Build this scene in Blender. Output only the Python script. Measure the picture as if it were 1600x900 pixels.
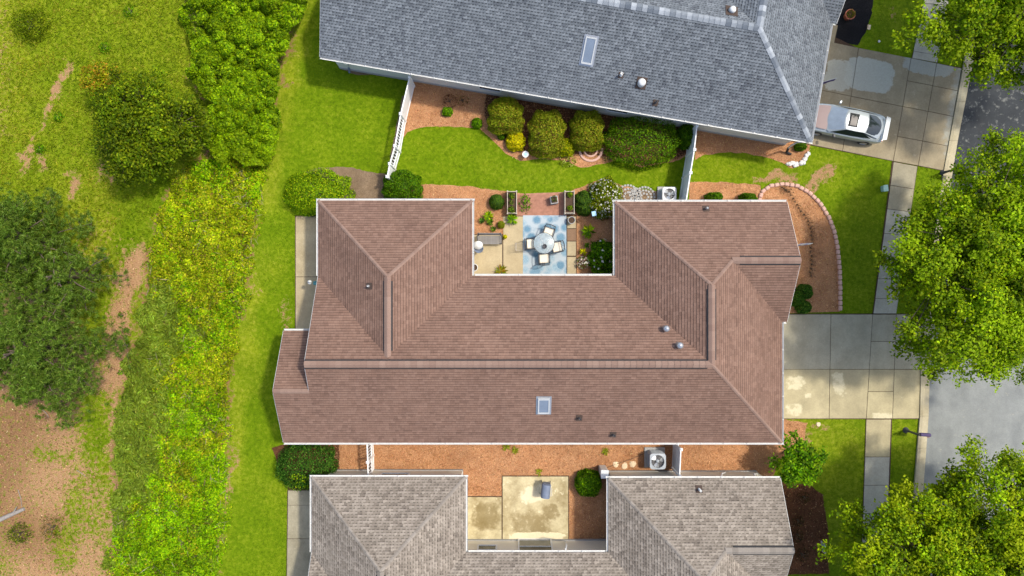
import bpy, math, random
import numpy as np
from mathutils import Vector, Matrix, noise as mnoise

random.seed(7); rng = np.random.default_rng(7)
S = 28.0; H = 38.0                       # ground scale of the survey (px per metre) and flying height
scene = bpy.context.scene
for o in list(bpy.data.objects): bpy.data.objects.remove(o)
col = scene.collection

# ------------------------------------------------------------------ camera, sky, sun, exposure
cam_d = bpy.data.cameras.new('camera'); cam = bpy.data.objects.new('camera', cam_d); col.objects.link(cam)
cam.location = (0, 0, H); cam.rotation_euler = (0, 0, 0)
cam_d.sensor_width = 36; cam_d.lens = 36*H/(1600/S); cam_d.clip_end = 900; cam_d.clip_start = .5
scene.camera = cam
SUN = Vector((.53, .19, 1)).normalized()
w = bpy.data.worlds.new('World'); scene.world = w; w.use_nodes = True
nt = w.node_tree; bgn = nt.nodes['Background']
sky = nt.nodes.new('ShaderNodeTexSky'); sky.sky_type = 'NISHITA'; sky.sun_disc = False
sky.sun_elevation = math.asin(SUN.z); sky.sun_rotation = math.atan2(SUN.x, SUN.y)
sky.air_density = 1.0; sky.dust_density = 3.0; sky.ozone_density = .6
nt.links.new(sky.outputs[0], bgn.inputs[0]); bgn.inputs[1].default_value = .15
sl = bpy.data.lights.new('sun', 'SUN'); sl.energy = 2.15; sl.angle = math.radians(3.5); sl.color = (1, .93, .8)
so = bpy.data.objects.new('sun', sl); col.objects.link(so)
so.rotation_euler = (-SUN).to_track_quat('-Z', 'Y').to_euler(); so.location = (20, 8, 60)
scene.view_settings.view_transform = 'Standard'; scene.view_settings.look = 'None'
scene.view_settings.exposure = .86; scene.view_settings.gamma = 1
scene.render.engine = 'CYCLES'

# ------------------------------------------------------------------ helpers
def W(px, py, z=0.0):
    k = (H-z)/H/S
    return Vector(((px-800)*k, (450-py)*k, z))
def topx(p):
    k = S*H/(H-p[2]); return 800+p[0]*k, 450-p[1]*k
def in_view(p, m=60):
    x, y = topx(p); return -m < x < 1600+m and -m < y < 900+m
def lin(c): c /= 255.; return c/12.92 if c <= .04045 else ((c+.055)/1.055)**2.4
def A(r, g, b, k=1.0): return (lin(r)*k, lin(g)*k, lin(b)*k)

def tag(o, label=None, cat=None, group=None, kind=None):
    if label: o['label'] = label
    if cat: o['category'] = cat
    if group: o['group'] = group
    if kind: o['kind'] = kind
    return o
def link(o, parent=None):
    col.objects.link(o)
    if parent: o.parent = parent
    return o
def empty(name, loc=(0, 0, 0), rz=0, label=None, cat=None, group=None):
    o = bpy.data.objects.new(name, None); o.empty_display_size = .2
    o.location = loc; o.rotation_euler = (0, 0, rz); link(o)
    return tag(o, label, cat, group)
def kids(o): return [c for c in bpy.data.objects if c.parent == o]
def copy_tree(o, parent=None):
    c = o.copy(); link(c, parent)
    for ch in kids(o): copy_tree(ch, c)
    return c

class MB:
    def __init__(s): s.v = []; s.f = []; s.c = []; s.sm = []; s.cur = (1, 1, 1); s.smooth = False
    def add(s, vs, fs):
        n = len(s.v); s.v += [tuple(x) for x in vs]
        for f in fs: s.f.append([i+n for i in f]); s.c.append(s.cur); s.sm.append(s.smooth)
    def box(s, cx, cy, cz, sx, sy, sz, rz=0, M=None, taper=1):
        c, d = math.cos(rz), math.sin(rz); vs = []
        for k in (-.5, .5):
            t = taper if k > 0 else 1
            for (i, j) in ((-.5, -.5), (.5, -.5), (.5, .5), (-.5, .5)):
                x, y = i*sx*t, j*sy*t; vs.append(Vector((cx+x*c-y*d, cy+x*d+y*c, cz+k*sz)))
        if M: vs = [M @ v for v in vs]
        s.add(vs, [(3, 2, 1, 0), (4, 5, 6, 7), (0, 1, 5, 4), (1, 2, 6, 5), (2, 3, 7, 6), (3, 0, 4, 7)]); return s
    def bbox(s, cx, cy, cz, sx, sy, sz, rz=0, b=.02):
        # box with chamfered vertical and top edges
        c, d = math.cos(rz), math.sin(rz); vs = []
        def ring(hx, hy, z, e):
            pts = [(-hx+e, -hy), (hx-e, -hy), (hx, -hy+e), (hx, hy-e), (hx-e, hy), (-hx+e, hy), (-hx, hy-e), (-hx, -hy+e)]
            return [(cx+x*c-y*d, cy+x*d+y*c, z) for x, y in pts]
        hx, hy = sx/2, sy/2
        vs = ring(hx, hy, cz-sz/2, b)+ring(hx, hy, cz+sz/2-b, b)+ring(hx-b, hy-b, cz+sz/2, b*.6)
        fs = [tuple(range(7, -1, -1)), tuple(range(16, 24))]
        for r in (0, 8):
            for i in range(8): j = (i+1) % 8; fs.append((r+i, r+j, r+8+j, r+8+i))
        s.add(vs, fs); return s
    def prism(s, poly, z0, z1):
        n = len(poly)
        vs = [(p[0], p[1], z0) for p in poly]+[(p[0], p[1], z1) for p in poly]
        s.add(vs, [tuple(range(n-1, -1, -1)), tuple(range(n, 2*n))]+[(i, (i+1) % n, n+(i+1) % n, n+i) for i in range(n)]); return s
    def tube(s, p0, p1, r0, r1=None, n=7, cap=True):
        if r1 is None: r1 = r0
        p0, p1 = Vector(p0), Vector(p1); d = (p1-p0)
        if d.length < 1e-6: return s
        d.normalize(); a = d.orthogonal().normalized(); b = d.cross(a); vs = []
        for p, r in ((p0, r0), (p1, r1)):
            for i in range(n):
                t = 2*math.pi*i/n; vs.append(p+a*(r*math.cos(t))+b*(r*math.sin(t)))
        sm = s.smooth; s.smooth = True
        s.add(vs, [(i, (i+1) % n, n+(i+1) % n, n+i) for i in range(n)]); s.smooth = sm
        if cap: s.add(vs, [tuple(range(n-1, -1, -1)), tuple(range(n, 2*n))])
        return s
    def path(s, pts, r0, r1=None, n=6):
        if r1 is None: r1 = r0
        m = len(pts)-1
        for i in range(m): s.tube(pts[i], pts[i+1], r0+(r1-r0)*i/m, r0+(r1-r0)*(i+1)/m, n, cap=(i in (0, m-1)))
        return s
    def lathe(s, prof, c=(0, 0, 0), n=20):
        vs = []
        for r, z in prof:
            for i in range(n):
                t = 2*math.pi*i/n; vs.append((c[0]+r*math.cos(t), c[1]+r*math.sin(t), c[2]+z))
        fs = []
        for k in range(len(prof)-1):
            for i in range(n): fs.append((k*n+i, k*n+(i+1) % n, (k+1)*n+(i+1) % n, (k+1)*n+i))
        sm = s.smooth; s.smooth = True; s.add(vs, fs); s.smooth = sm
        return s
    def mesh(s, name, mat):
        me = bpy.data.meshes.new(name); me.from_pydata(s.v, [], s.f)
        if any(c != (1, 1, 1) for c in s.c):
            a = me.attributes.new('col', 'FLOAT_COLOR', 'FACE')
            a.data.foreach_set('color', np.array([(*c, 1) for c in s.c], 'f').ravel())
        if any(s.sm): me.polygons.foreach_set('use_smooth', s.sm)
        if mat: me.materials.append(mat)
        return me
    def build(s, name, mat, parent=None, loc=None, rz=None):
        o = bpy.data.objects.new(name, s.mesh(name, mat)); link(o, parent)
        if loc is not None: o.location = loc
        if rz is not None: o.rotation_euler = (0, 0, rz)
        return o

def np_mesh(name, V, nper, C, mat):
    """V (n*nper,3): n polygons of nper corners each, C (n*nper,3) point colours"""
    n = len(V)//nper; me = bpy.data.meshes.new(name)
    me.vertices.add(len(V)); me.vertices.foreach_set('co', V.astype('f').ravel())
    me.loops.add(len(V)); me.loops.foreach_set('vertex_index', np.arange(len(V), dtype='i'))
    me.polygons.add(n); me.polygons.foreach_set('loop_start', np.arange(0, len(V), nper, dtype='i'))
    a = me.attributes.new('col', 'FLOAT_COLOR', 'POINT')
    a.data.foreach_set('color', np.concatenate([C, np.ones((len(C), 1))], 1).astype('f').ravel())
    me.update(calc_edges=True); me.materials.append(mat)
    return me
def leaf_mesh(name, P, N, size, width, C, T=None, mat=None, fold=.12):
    """diamond leaves at P, facing N, folded along the midrib"""
    n = len(P); N = N/np.linalg.norm(N, axis=1, keepdims=True)
    if T is None: T = rng.normal(size=(n, 3))
    T = T-(T*N).sum(1, keepdims=True)*N; T /= np.linalg.norm(T, axis=1, keepdims=True)+1e-9
    B = np.cross(N, T); s = np.broadcast_to(size, (n,))[:, None]; wd = np.broadcast_to(width, (n,))[:, None]
    V = np.empty((n, 4, 3)); m = P-T*s*.05
    V[:, 0] = P-T*s*.5; V[:, 2] = P+T*s*.5-N*s*.08
    V[:, 1] = m+B*s*wd*.5+N*s*fold; V[:, 3] = m-B*s*wd*.5+N*s*fold
    return np_mesh(name, V.reshape(-1, 3), 4, np.repeat(C, 4, 0), mat or M['leaf'])
def pick(cols, n, jit=.18):
    """random leaf tints from a list of (weight, rgb)"""
    wts = np.array([c[0] for c in cols], float); wts /= wts.sum()
    cc = np.array([c[1] for c in cols])[rng.choice(len(cols), n, p=wts)]
    return np.clip(cc*np.exp(rng.normal(0, jit, (n, 1)))*np.exp(rng.normal(0, jit*.3, (n, 3))), 0, .9)
def mobj(name, me, parent=None, loc=None):
    o = bpy.data.objects.new(name, me); link(o, parent)
    if loc is not None: o.location = loc
    return o
def inside(poly, X, Y):
    r = np.zeros(X.shape, bool); n = len(poly); j = n-1
    for i in range(n):
        xi, yi = poly[i]; xj, yj = poly[j]
        r ^= ((yi > Y) != (yj > Y)) & (X < (xj-xi)*(Y-yi)/((yj-yi) or 1e-9)+xi); j = i
    return r
def vnoise(X, Y, sc, seed=0):
    """cheap smooth value noise, 0..1"""
    x = X/sc+seed*17.3; y = Y/sc+seed*9.1; xi = np.floor(x).astype(int); yi = np.floor(y).astype(int)
    fx = x-xi; fy = y-yi; fx = fx*fx*(3-2*fx); fy = fy*fy*(3-2*fy)
    h = lambda a, b: (np.sin(a*127.1+b*311.7+seed*3.7)*43758.5453) % 1
    return (h(xi, yi)*(1-fx)+h(xi+1, yi)*fx)*(1-fy)+(h(xi, yi+1)*(1-fx)+h(xi+1, yi+1)*fx)*fy
def seg_dist(pts, X, Y):
    d = np.full(X.shape, 1e9)
    for (x0, y0), (x1, y1) in zip(pts, pts[1:] if len(pts) > 1 else pts):
        dx, dy = x1-x0, y1-y0; l = dx*dx+dy*dy or 1e-9
        t = np.clip(((X-x0)*dx+(Y-y0)*dy)/l, 0, 1); d = np.minimum(d, np.hypot(X-x0-t*dx, Y-y0-t*dy))
    return d

# ------------------------------------------------------------------ materials
M = {}
class NT:
    def __init__(s, name):
        s.m = bpy.data.materials.new(name); s.m.use_nodes = True; s.t = s.m.node_tree
        s.b = s.t.nodes['Principled BSDF']; s.out = s.t.nodes['Material Output']; M[name] = s.m
    def n(s, typ, **kw):
        x = s.t.nodes.new('ShaderNode'+typ)
        for k, v in kw.items(): setattr(x, k, v)
        return x
    def l(s, a, b): s.t.links.new(a, b)
    def pos(s, obj=False):
        return s.n('TexCoord').outputs['Object'] if obj else s.n('NewGeometry').outputs['Position']
    def noise(s, vec, scale, detail=4, rough=.6, stretch=None):
        if stretch:
            mp = s.n('Mapping'); mp.inputs['Scale'].default_value = stretch; s.l(vec, mp.inputs['Vector']); vec = mp.outputs[0]
        x = s.n('TexNoise'); x.inputs['Scale'].default_value = scale; x.inputs['Detail'].default_value = detail
        x.inputs['Roughness'].default_value = rough; s.l(vec, x.inputs['Vector']); return x.outputs['Fac']
    def ramp(s, fac, stops):
        r = s.n('ValToRGB'); e = r.color_ramp.elements
        while len(e) < len(stops): e.new(.5)
        for el, (p, c) in zip(e, stops): el.position = p; el.color = (*c, 1) if not isinstance(c, (int, float)) else (c, c, c, 1)
        s.l(fac, r.inputs[0]); return r.outputs[0]
    def mix(s, fac, a, b, blend='MIX'):
        x = s.n('Mix', data_type='RGBA', blend_type=blend)
        for sock, v in ((x.inputs[0], fac), (x.inputs[6], a), (x.inputs[7], b)):
            if isinstance(v, (int, float)): sock.default_value = v
            elif isinstance(v, tuple): sock.default_value = (*v, 1)
            else: s.l(v, sock)
        return x.outputs[2]
    def math(s, op, a, b=0.0, clamp=False):
        x = s.n('Math', operation=op, use_clamp=clamp)
        for sock, v in ((x.inputs[0], a), (x.inputs[1], b)):
            if isinstance(v, (int, float)): sock.default_value = v
            else: s.l(v, sock)
        return x.outputs[0]
    def attr(s, name, fac=False):
        x = s.n('Attribute', attribute_name=name); return x.outputs['Fac' if fac else 'Color']
    def bump(s, h, strength, dist=.02):
        x = s.n('Bump'); x.inputs['Strength'].default_value = strength; x.inputs['Distance'].default_value = dist
        s.l(h, x.inputs['Height']); s.l(x.outputs[0], s.b.inputs['Normal'])
    def fin(s, colour, rough=.85, spec=.3, metal=0):
        if isinstance(colour, tuple): s.b.inputs['Base Color'].default_value = (*colour, 1)
        else: s.l(colour, s.b.inputs['Base Color'])
        s.b.inputs['Roughness'].default_value = rough; s.b.inputs['Specular IOR Level'].default_value = spec
        s.b.inputs['Metallic'].default_value = metal
        return s.m
def plain(name, c, rough=.6, spec=.4, var=.12, scale=6, metal=0, bump=0, obj=True):
    m = NT(name); p = m.pos(obj); f = m.noise(p, scale, 5)
    k = m.ramp(f, [(.25, tuple(x*(1-var) for x in c)), (.75, tuple(min(1, x*(1+var)) for x in c))])
    if bump: m.bump(m.noise(p, scale*6, 3), bump, .01)
    return m.fin(k, rough, spec, metal)

def leaf_material():
    m = NT('leaf'); c = m.attr('col')
    m.fin(c, .6, .12)
    tr = m.n('BsdfTranslucent'); m.l(m.mix(1.0, c, (1.15, 1.25, .5), 'MULTIPLY'), tr.inputs[0])
    mx = m.n('MixShader'); mx.inputs[0].default_value = .42
    m.l(m.b.outputs[0], mx.inputs[1]); m.l(tr.outputs[0], mx.inputs[2]); m.l(mx.outputs[0], m.out.inputs[0])
leaf_material()
def shingle_material(name, tint):
    m = NT(name); p = m.pos(True); c = m.attr('col')
    big = m.noise(p, .4, 6, .7); mid = m.noise(p, 3.0, 4, .7); fine = m.noise(p, 38, 2, .8)
    k = m.mix(1.0, c, m.ramp(big, [(.3, (.86, .85, .85)), (.7, (1.12, 1.12, 1.11))]), 'MULTIPLY')
    k = m.mix(1.0, k, m.ramp(mid, [(.25, (.92, .92, .92)), (.75, (1.08, 1.07, 1.06))]), 'MULTIPLY')
    k = m.mix(1.0, k, m.ramp(fine, [(.3, (.8, .8, .8)), (.7, (1.2, 1.2, 1.2))]), 'MULTIPLY')
    k = m.mix(1.0, k, tint, 'MULTIPLY')
    m.bump(fine, .35, .01); return m.fin(k, .92, .18)
def cap_material(name, c1, c2):
    m = NT(name); p = m.pos(True); r = m.n('ObjectInfo').outputs['Random']
    k = m.mix(r, c1, c2); f = m.noise(p, 30, 3, .8)
    k = m.mix(1.0, k, m.ramp(f, [(.3, (.8, .8, .8)), (.7, (1.2, 1.2, 1.2))]), 'MULTIPLY')
    return m.fin(k, .92, .18)
shingle_material('shingle_brown', (.96, .93, .9)); shingle_material('shingle_grey', (.9, .9, .9)); shingle_material('shingle_taupe', (.93, .91, .87))
cap_material('cap_brown', A(154, 127, 114, .58), A(164, 138, 124, .61))
cap_material('cap_grey', A(120, 130, 142, .5), A(186, 194, 202, .62))
cap_material('cap_taupe', A(150, 142, 132, .6), A(166, 158, 148, .64))
plain('roof_deck', A(95, 82, 75, .6), .9, .1, .1)
plain('white_vinyl', (.78, .79, .79), .45, .4, .03, 3)
plain('white_trim', (.58, .59, .58), .5, .4, .05, 3)
plain('siding', (.64, .6, .5), .7, .3, .05, 2)
plain('siding_grey', (.62, .6, .56), .7, .3, .05, 2)
plain('glass', (.03, .04, .05), .08, .6, .1, 2)
plain('skylight_glass', (.15, .19, .25), .2, .4, .12, 1.5)
plain('metal_grey', (.42, .43, .44), .35, .5, .1, 8, .7)
plain('dark_metal', (.05, .05, .055), .5, .4, .1, 8)
plain('black_rubber', (.02, .02, .022), .7, .3, .1, 8)
plain('fan_frame', (.4, .42, .43), .5, .4, .06, 4)
plain('ac_white', (.66, .67, .66), .5, .4, .06, 4)
plain('ac_grey', (.33, .37, .41), .5, .4, .08, 4)
plain('fan_silver', (.55, .58, .6), .3, .5, .06, 6, .6)
plain('wood_grey', (.22, .21, .2), .75, .3, .2, 14)
plain('wood_pale', (.42, .37, .3), .8, .2, .2, 10)
plain('soil', (.07, .045, .03), .95, .1, .3, 20, bump=.5)
plain('bark', (.11, .085, .065), .9, .2, .3, 12, bump=.5)
plain('bark_pale', (.24, .22, .2), .9, .2, .2, 9, bump=.4)
plain('cushion', (.68, .62, .5), .9, .2, .06, 6)
plain('terracotta', (.42, .14, .09), .8, .25, .1, 6)
plain('mat_brown', (.21, .13, .08), .95, .1, .2, 25)
plain('pale_stone', (.62, .5, .34), .9, .2, .2, 8, bump=.4)
plain('white_rock', (.6, .59, .57), .8, .3, .25, 9, bump=.4)
plain('pink_block', (.52, .33, .27), .9, .2, .12, 7, bump=.4)
plain('grey_stone', (.34, .34, .33), .9, .2, .2, 9, bump=.4)
plain('cover_blue', (.13, .16, .22), .6, .35, .15, 5)
plain('light_blue', (.3, .52, .66), .4, .4, .08, 6)
plain('teal', (.08, .3, .3), .5, .4, .08, 6)
plain('purple', (.07, .05, .13), .7, .3, .1, 6)
plain('flag_blue', (.24, .26, .5), .8, .2, .1, 6)
plain('yellow', (.6, .45, .03), .6, .4, .1, 6)
plain('utility_green', (.3, .48, .42), .6, .4, .1, 6)
plain('car_paint', (.33, .37, .39), .25, .6, .02, 2, .35)
plain('car_hood', (.25, .185, .175), .35, .5, .06, 2)
plain('car_glass', (.012, .018, .02), .05, .7, .05, 2)
plain('car_screen', (.2, .25, .31), .1, .7, .15, 3)  # windshield glass: sky reflection put into the blue-grey base colour
plain('rim', (.5, .5, .5), .3, .5, .05, 5, .8)
plain('red_lamp', (.3, .02, .02), .25, .5, .05, 5)
plain('sign_blue', (.12, .25, .45), .5, .4, .05, 5)
def brick_red(): plain('brick_red', (.34, .17, .115), .9, .2, .25, 5, bump=.4, obj=False)
brick_red()
def wood_path():
    pass

def ground_material():
    m = NT('ground'); p = m.pos()
    bare = m.attr('bare', True); dry = m.attr('dry', True); dark = m.attr('litter', True)
    f = m.noise(p, 22, 4, .75); g = m.noise(p, 4.5, 5, .7); h = m.noise(p, .8, 4, .6); st = m.noise(p, 9, 4, .7, (1, 3.2, 1))
    lawn = m.ramp(g, [(.28, A(96, 124, 4, .6)), (.5, A(114, 146, 6, .62)), (.75, A(134, 160, 16, .65))])
    dryc = m.ramp(g, [(.28, A(116, 134, 14, .66)), (.5, A(142, 158, 28, .7)), (.75, A(172, 172, 66, .74))])
    d2 = m.math('ADD', dry, m.math('MULTIPLY', m.math('SUBTRACT', m.math('ADD', m.math('MULTIPLY', h, .55), m.math('MULTIPLY', g, .45)), .5), 2.0), True)
    gr = m.mix(d2, lawn, dryc)
    gr = m.mix(1.0, gr, m.ramp(f, [(.25, (.78, .79, .74)), (.75, (1.2, 1.19, 1.2))]), 'MULTIPLY')
    gr = m.mix(1.0, gr, m.ramp(h, [(.3, (.9, .9, .9)), (.7, (1.08, 1.06, 1.0))]), 'MULTIPLY')
    tan = m.ramp(st, [(.25, A(140, 104, 72, .6)), (.5, A(186, 146, 106, .68)), (.78, A(212, 178, 138, .76))])
    lit = m.ramp(st, [(.25, A(90, 64, 42, .66)), (.5, A(142, 106, 74, .7)), (.78, A(184, 146, 108, .76))])
    dd = m.math('ADD', dark, m.math('MULTIPLY', m.math('SUBTRACT', g, .5), .9), True)
    soil = m.mix(dd, tan, lit)
    b = m.math('ADD', bare, m.math('MULTIPLY', m.math('SUBTRACT', m.math('ADD', m.math('MULTIPLY', g, .6), m.math('MULTIPLY', f, .4)), .5), 5.5))
    fac = m.ramp(b, [(.36, 0.0), (.64, 1.0)])
    m.bump(m.math('ADD', f, g), .7, .05)
    return m.fin(m.mix(fac, gr, soil), .95, .12)
ground_material()
def straw_material(name, stops, dirt):
    m = NT(name); p = m.pos(); a = m.noise(p, 12, 5, .75, (1, 2.6, 1)); b = m.noise(p, 12, 5, .75, (2.6, 1, 1)); g = m.noise(p, 1.3, 5, .65); f = m.noise(p, 45, 2, .8)
    mx = m.math('MAXIMUM', a, b)
    k = m.ramp(mx, stops)
    k = m.mix(m.ramp(g, [(.38, 0.0), (.66, .75)]), k, dirt); g2 = m.noise(p, .45, 4, .6); k = m.mix(1.0, k, m.ramp(g2, [(.3, (.8, .8, .82)), (.7, (1.14, 1.12, 1.1))]), 'MULTIPLY')
    k = m.mix(1.0, k, m.ramp(f, [(.3, (.72, .72, .72)), (.7, (1.26, 1.26, 1.26))]), 'MULTIPLY')
    m.bump(m.math('ADD', mx, f), .8, .04); return m.fin(k, .95, .1)
straw_material('pine_straw', [(.38, A(140, 96, 62, .8)), (.55, A(200, 150, 108, .86)), (.75, A(226, 186, 148, .9))], A(176, 126, 88, .8))
straw_material('bark_mulch', [(.38, A(66, 40, 26, .75)), (.55, A(120, 80, 54, .72)), (.75, A(166, 122, 90, .74))], A(96, 64, 44, .7))
straw_material('black_mulch', [(.38, (.006, .006, .007)), (.55, (.016, .016, .018)), (.75, (.035, .035, .037))], (.01, .01, .012))
straw_material('grey_soil', [(.38, A(110, 92, 74, .7)), (.55, A(160, 138, 112, .7)), (.75, A(190, 168, 140, .74))], A(130, 110, 86, .7))

def concrete_material(name, c, stain, pale, patches=(), palemin=.62):
    """poured concrete: object-random slab tone, grime, efflorescence, plus washed patches (cx,cy,hx,hy,rot,colour)"""
    m = NT(name); p = m.pos(); g = m.noise(p, .9, 6, .65); f = m.noise(p, 14, 4, .7); h = m.noise(p, 2.6, 5, .7); st = m.noise(p, 2, 4, .6, (1, .25, 1))
    k = m.mix(m.ramp(g, [(.35, 0.0), (.68, .85)]), c, stain)
    k = m.mix(m.ramp(h, [(palemin, 0.0), (palemin+.1, .75)]), k, pale)
    r = m.n('ObjectInfo').outputs['Random']
    k = m.mix(1.0, k, m.ramp(r, [(0, (.94, .94, .94)), (1, (1.06, 1.06, 1.05))]), 'MULTIPLY')
    k = m.mix(1.0, k, m.ramp(f, [(.25, (.86, .86, .86)), (.75, (1.12, 1.12, 1.12))]), 'MULTIPLY')
    k = m.mix(1.0, k, m.ramp(st, [(.3, (.93, .93, .93)), (.7, (1.06, 1.06, 1.06))]), 'MULTIPLY')
    for (cx, cy, hx, hy, rot, pc, edge) in patches:
        mp = m.n('Mapping', vector_type='TEXTURE'); mp.inputs['Location'].default_value = (cx, cy, 0); mp.inputs['Rotation'].default_value = (0, 0, rot)
        mp.inputs['Scale'].default_value = (hx, hy, 1); m.l(p, mp.inputs['Vector'])
        sx = m.n('SeparateXYZ'); m.l(mp.outputs[0], sx.inputs[0])
        ax = m.math('POWER', m.math('ABSOLUTE', sx.outputs[0]), 4.0); ay = m.math('POWER', m.math('ABSOLUTE', sx.outputs[1]), 4.0)
        d = m.math('ADD', m.math('ADD', ax, ay), m.math('MULTIPLY', m.math('SUBTRACT', h, .5), edge))
        k = m.mix(m.ramp(d, [(.5, .85), (.62, 0.0)] if edge < 3 else [(.1, .75), (.95, 0.0)]), k, m.mix(1.0, pc, m.ramp(f, [(.25, (.88, .88, .88)), (.75, (1.1, 1.1, 1.1))]), 'MULTIPLY'))
    if name.startswith('asphalt'):
        v = m.n('TexVoronoi', feature='DISTANCE_TO_EDGE'); v.inputs['Scale'].default_value = .16
        wv = m.n('VectorMath', operation='ADD'); m.l(p, wv.inputs[0]); sc_ = m.n('TexNoise'); sc_.inputs['Scale'].default_value = 1.2; m.l(p, sc_.inputs['Vector']); m.l(sc_.outputs['Color'], wv.inputs[1]); m.l(wv.outputs[0], v.inputs['Vector'])
        k = m.mix(m.ramp(v.outputs['Distance'], [(.002, .28), (.008, 0.0)]), k, (.04, .04, .04))
    m.bump(f, .25, .01); return m.fin(k, .85, .25)
q1 = W(1358, 118); q2 = W(1310, 118); q3 = W(1494, 160); q4 = W(1450, 108)
concrete_material('concrete_old', A(160, 148, 122, .84), A(138, 126, 102, .82), A(176, 166, 142, .84), [
    (q1.x, q1.y, 1.55, 1.05, -.17, A(186, 188, 176, .78), 1.0), (q2.x, q2.y, .85, 1.0, -.17, A(190, 188, 172, .78), 1.6),
    (q3.x+.35, q3.y, .8, 3.4, -.2, A(170, 172, 162, .76), 3.2), (q4.x, q4.y+.15, 1.6, .55, -.17, A(170, 172, 162, .76), 2.4)])
concrete_material('concrete_drive', A(178, 172, 150, .78), A(156, 150, 128, .76), A(196, 188, 162, .78))
pp = [W(*q) for q in ((1243, 598), (1240, 640), (1310, 600), (1262, 618), (1378, 650))]
concrete_material('concrete_warm', A(192, 180, 144, .76), A(166, 156, 124, .74), A(222, 212, 176, .78), [(pp[0].x, pp[0].y, .55, .4, 0, A(222, 212, 178, .8), 5), (pp[1].x, pp[1].y, .5, .35, 0, A(222, 212, 178, .8), 5), (pp[2].x, pp[2].y, .35, .7, .2, A(222, 212, 178, .8), 5), (pp[3].x, pp[3].y, .2, .15, 0, A(222, 212, 178, .8), 4), (pp[4].x, pp[4].y, .6, .2, 0, A(222, 212, 178, .8), 4)], palemin=.66)
concrete_material('concrete_walk', A(176, 168, 144, .76), A(148, 140, 116, .74), A(206, 198, 170, .78))
concrete_material('concrete_pale', A(192, 188, 172, .76), A(168, 164, 148, .76), A(210, 204, 186, .78))
concrete_material('concrete_patio', A(194, 178, 144, .76), A(172, 156, 122, .74), A(216, 202, 170, .78))
concrete_material('concrete_stained', A(210, 198, 160, .78), A(140, 122, 80, .74), A(232, 222, 188, .82), [(W(758, 806).x, W(758, 806).y, .8, .85, 0, A(134, 116, 72, .72), 3.2), (W(830, 818).x, W(830, 818).y, 1.2, .6, 0, A(146, 128, 86, .74), 3.6), (W(860, 800).x, W(860, 800).y, .5, .5, .3, A(142, 124, 82, .74), 4), (W(838, 770).x, W(838, 770).y, 1.0, .5, .3, A(236, 226, 192, .82), 4), (W(840, 840).x, W(840, 840).y, 1.8, .35, 0, A(236, 224, 188, .82), 2)], palemin=.6)
concrete_material('concrete_kerb', A(200, 190, 162, .74), A(168, 156, 126, .72), A(222, 214, 188, .76))
concrete_material('asphalt_pale', A(150, 154, 152, .74), A(128, 132, 132, .72), A(180, 176, 160, .74))
concrete_material('asphalt_dark', A(66, 70, 74, .72), A(52, 56, 60, .7), A(140, 142, 138, .72), palemin=.55)

def rug_material():
    m = NT('rug'); p = m.pos(True)
    v = m.n('TexVoronoi'); v.inputs['Scale'].default_value = 2.0; v.inputs['Randomness'].default_value = .85; m.l(p, v.inputs['Vector'])
    n = m.noise(p, 9, 4, .7); n2 = m.noise(p, 30, 3, .7)
    d = m.math('ADD', v.outputs['Distance'], m.math('MULTIPLY', m.math('SUBTRACT', n, .5), .35))
    fl = m.ramp(d, [(.4, 1.0), (.66, 0.0)])
    bl = m.mix(m.ramp(v.outputs['Color'], [(.3, 0.0), (.7, 1.0)]), A(132, 172, 196, .62), A(184, 212, 226, .66))
    bl = m.mix(m.ramp(n2, [(.35, 0.0), (.7, .8)]), bl, A(92, 132, 160, .6))
    k = m.mix(fl, A(206, 220, 228, .56), bl)
    return m.fin(k, .95, .1)
rug_material()
def table_glass():
    m = plain('table_glass', (.7, .8, .82), .1, .5, .06, 8); m.node_tree.nodes['Principled BSDF'].inputs['Transmission Weight'].default_value = .7
table_glass()

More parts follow.
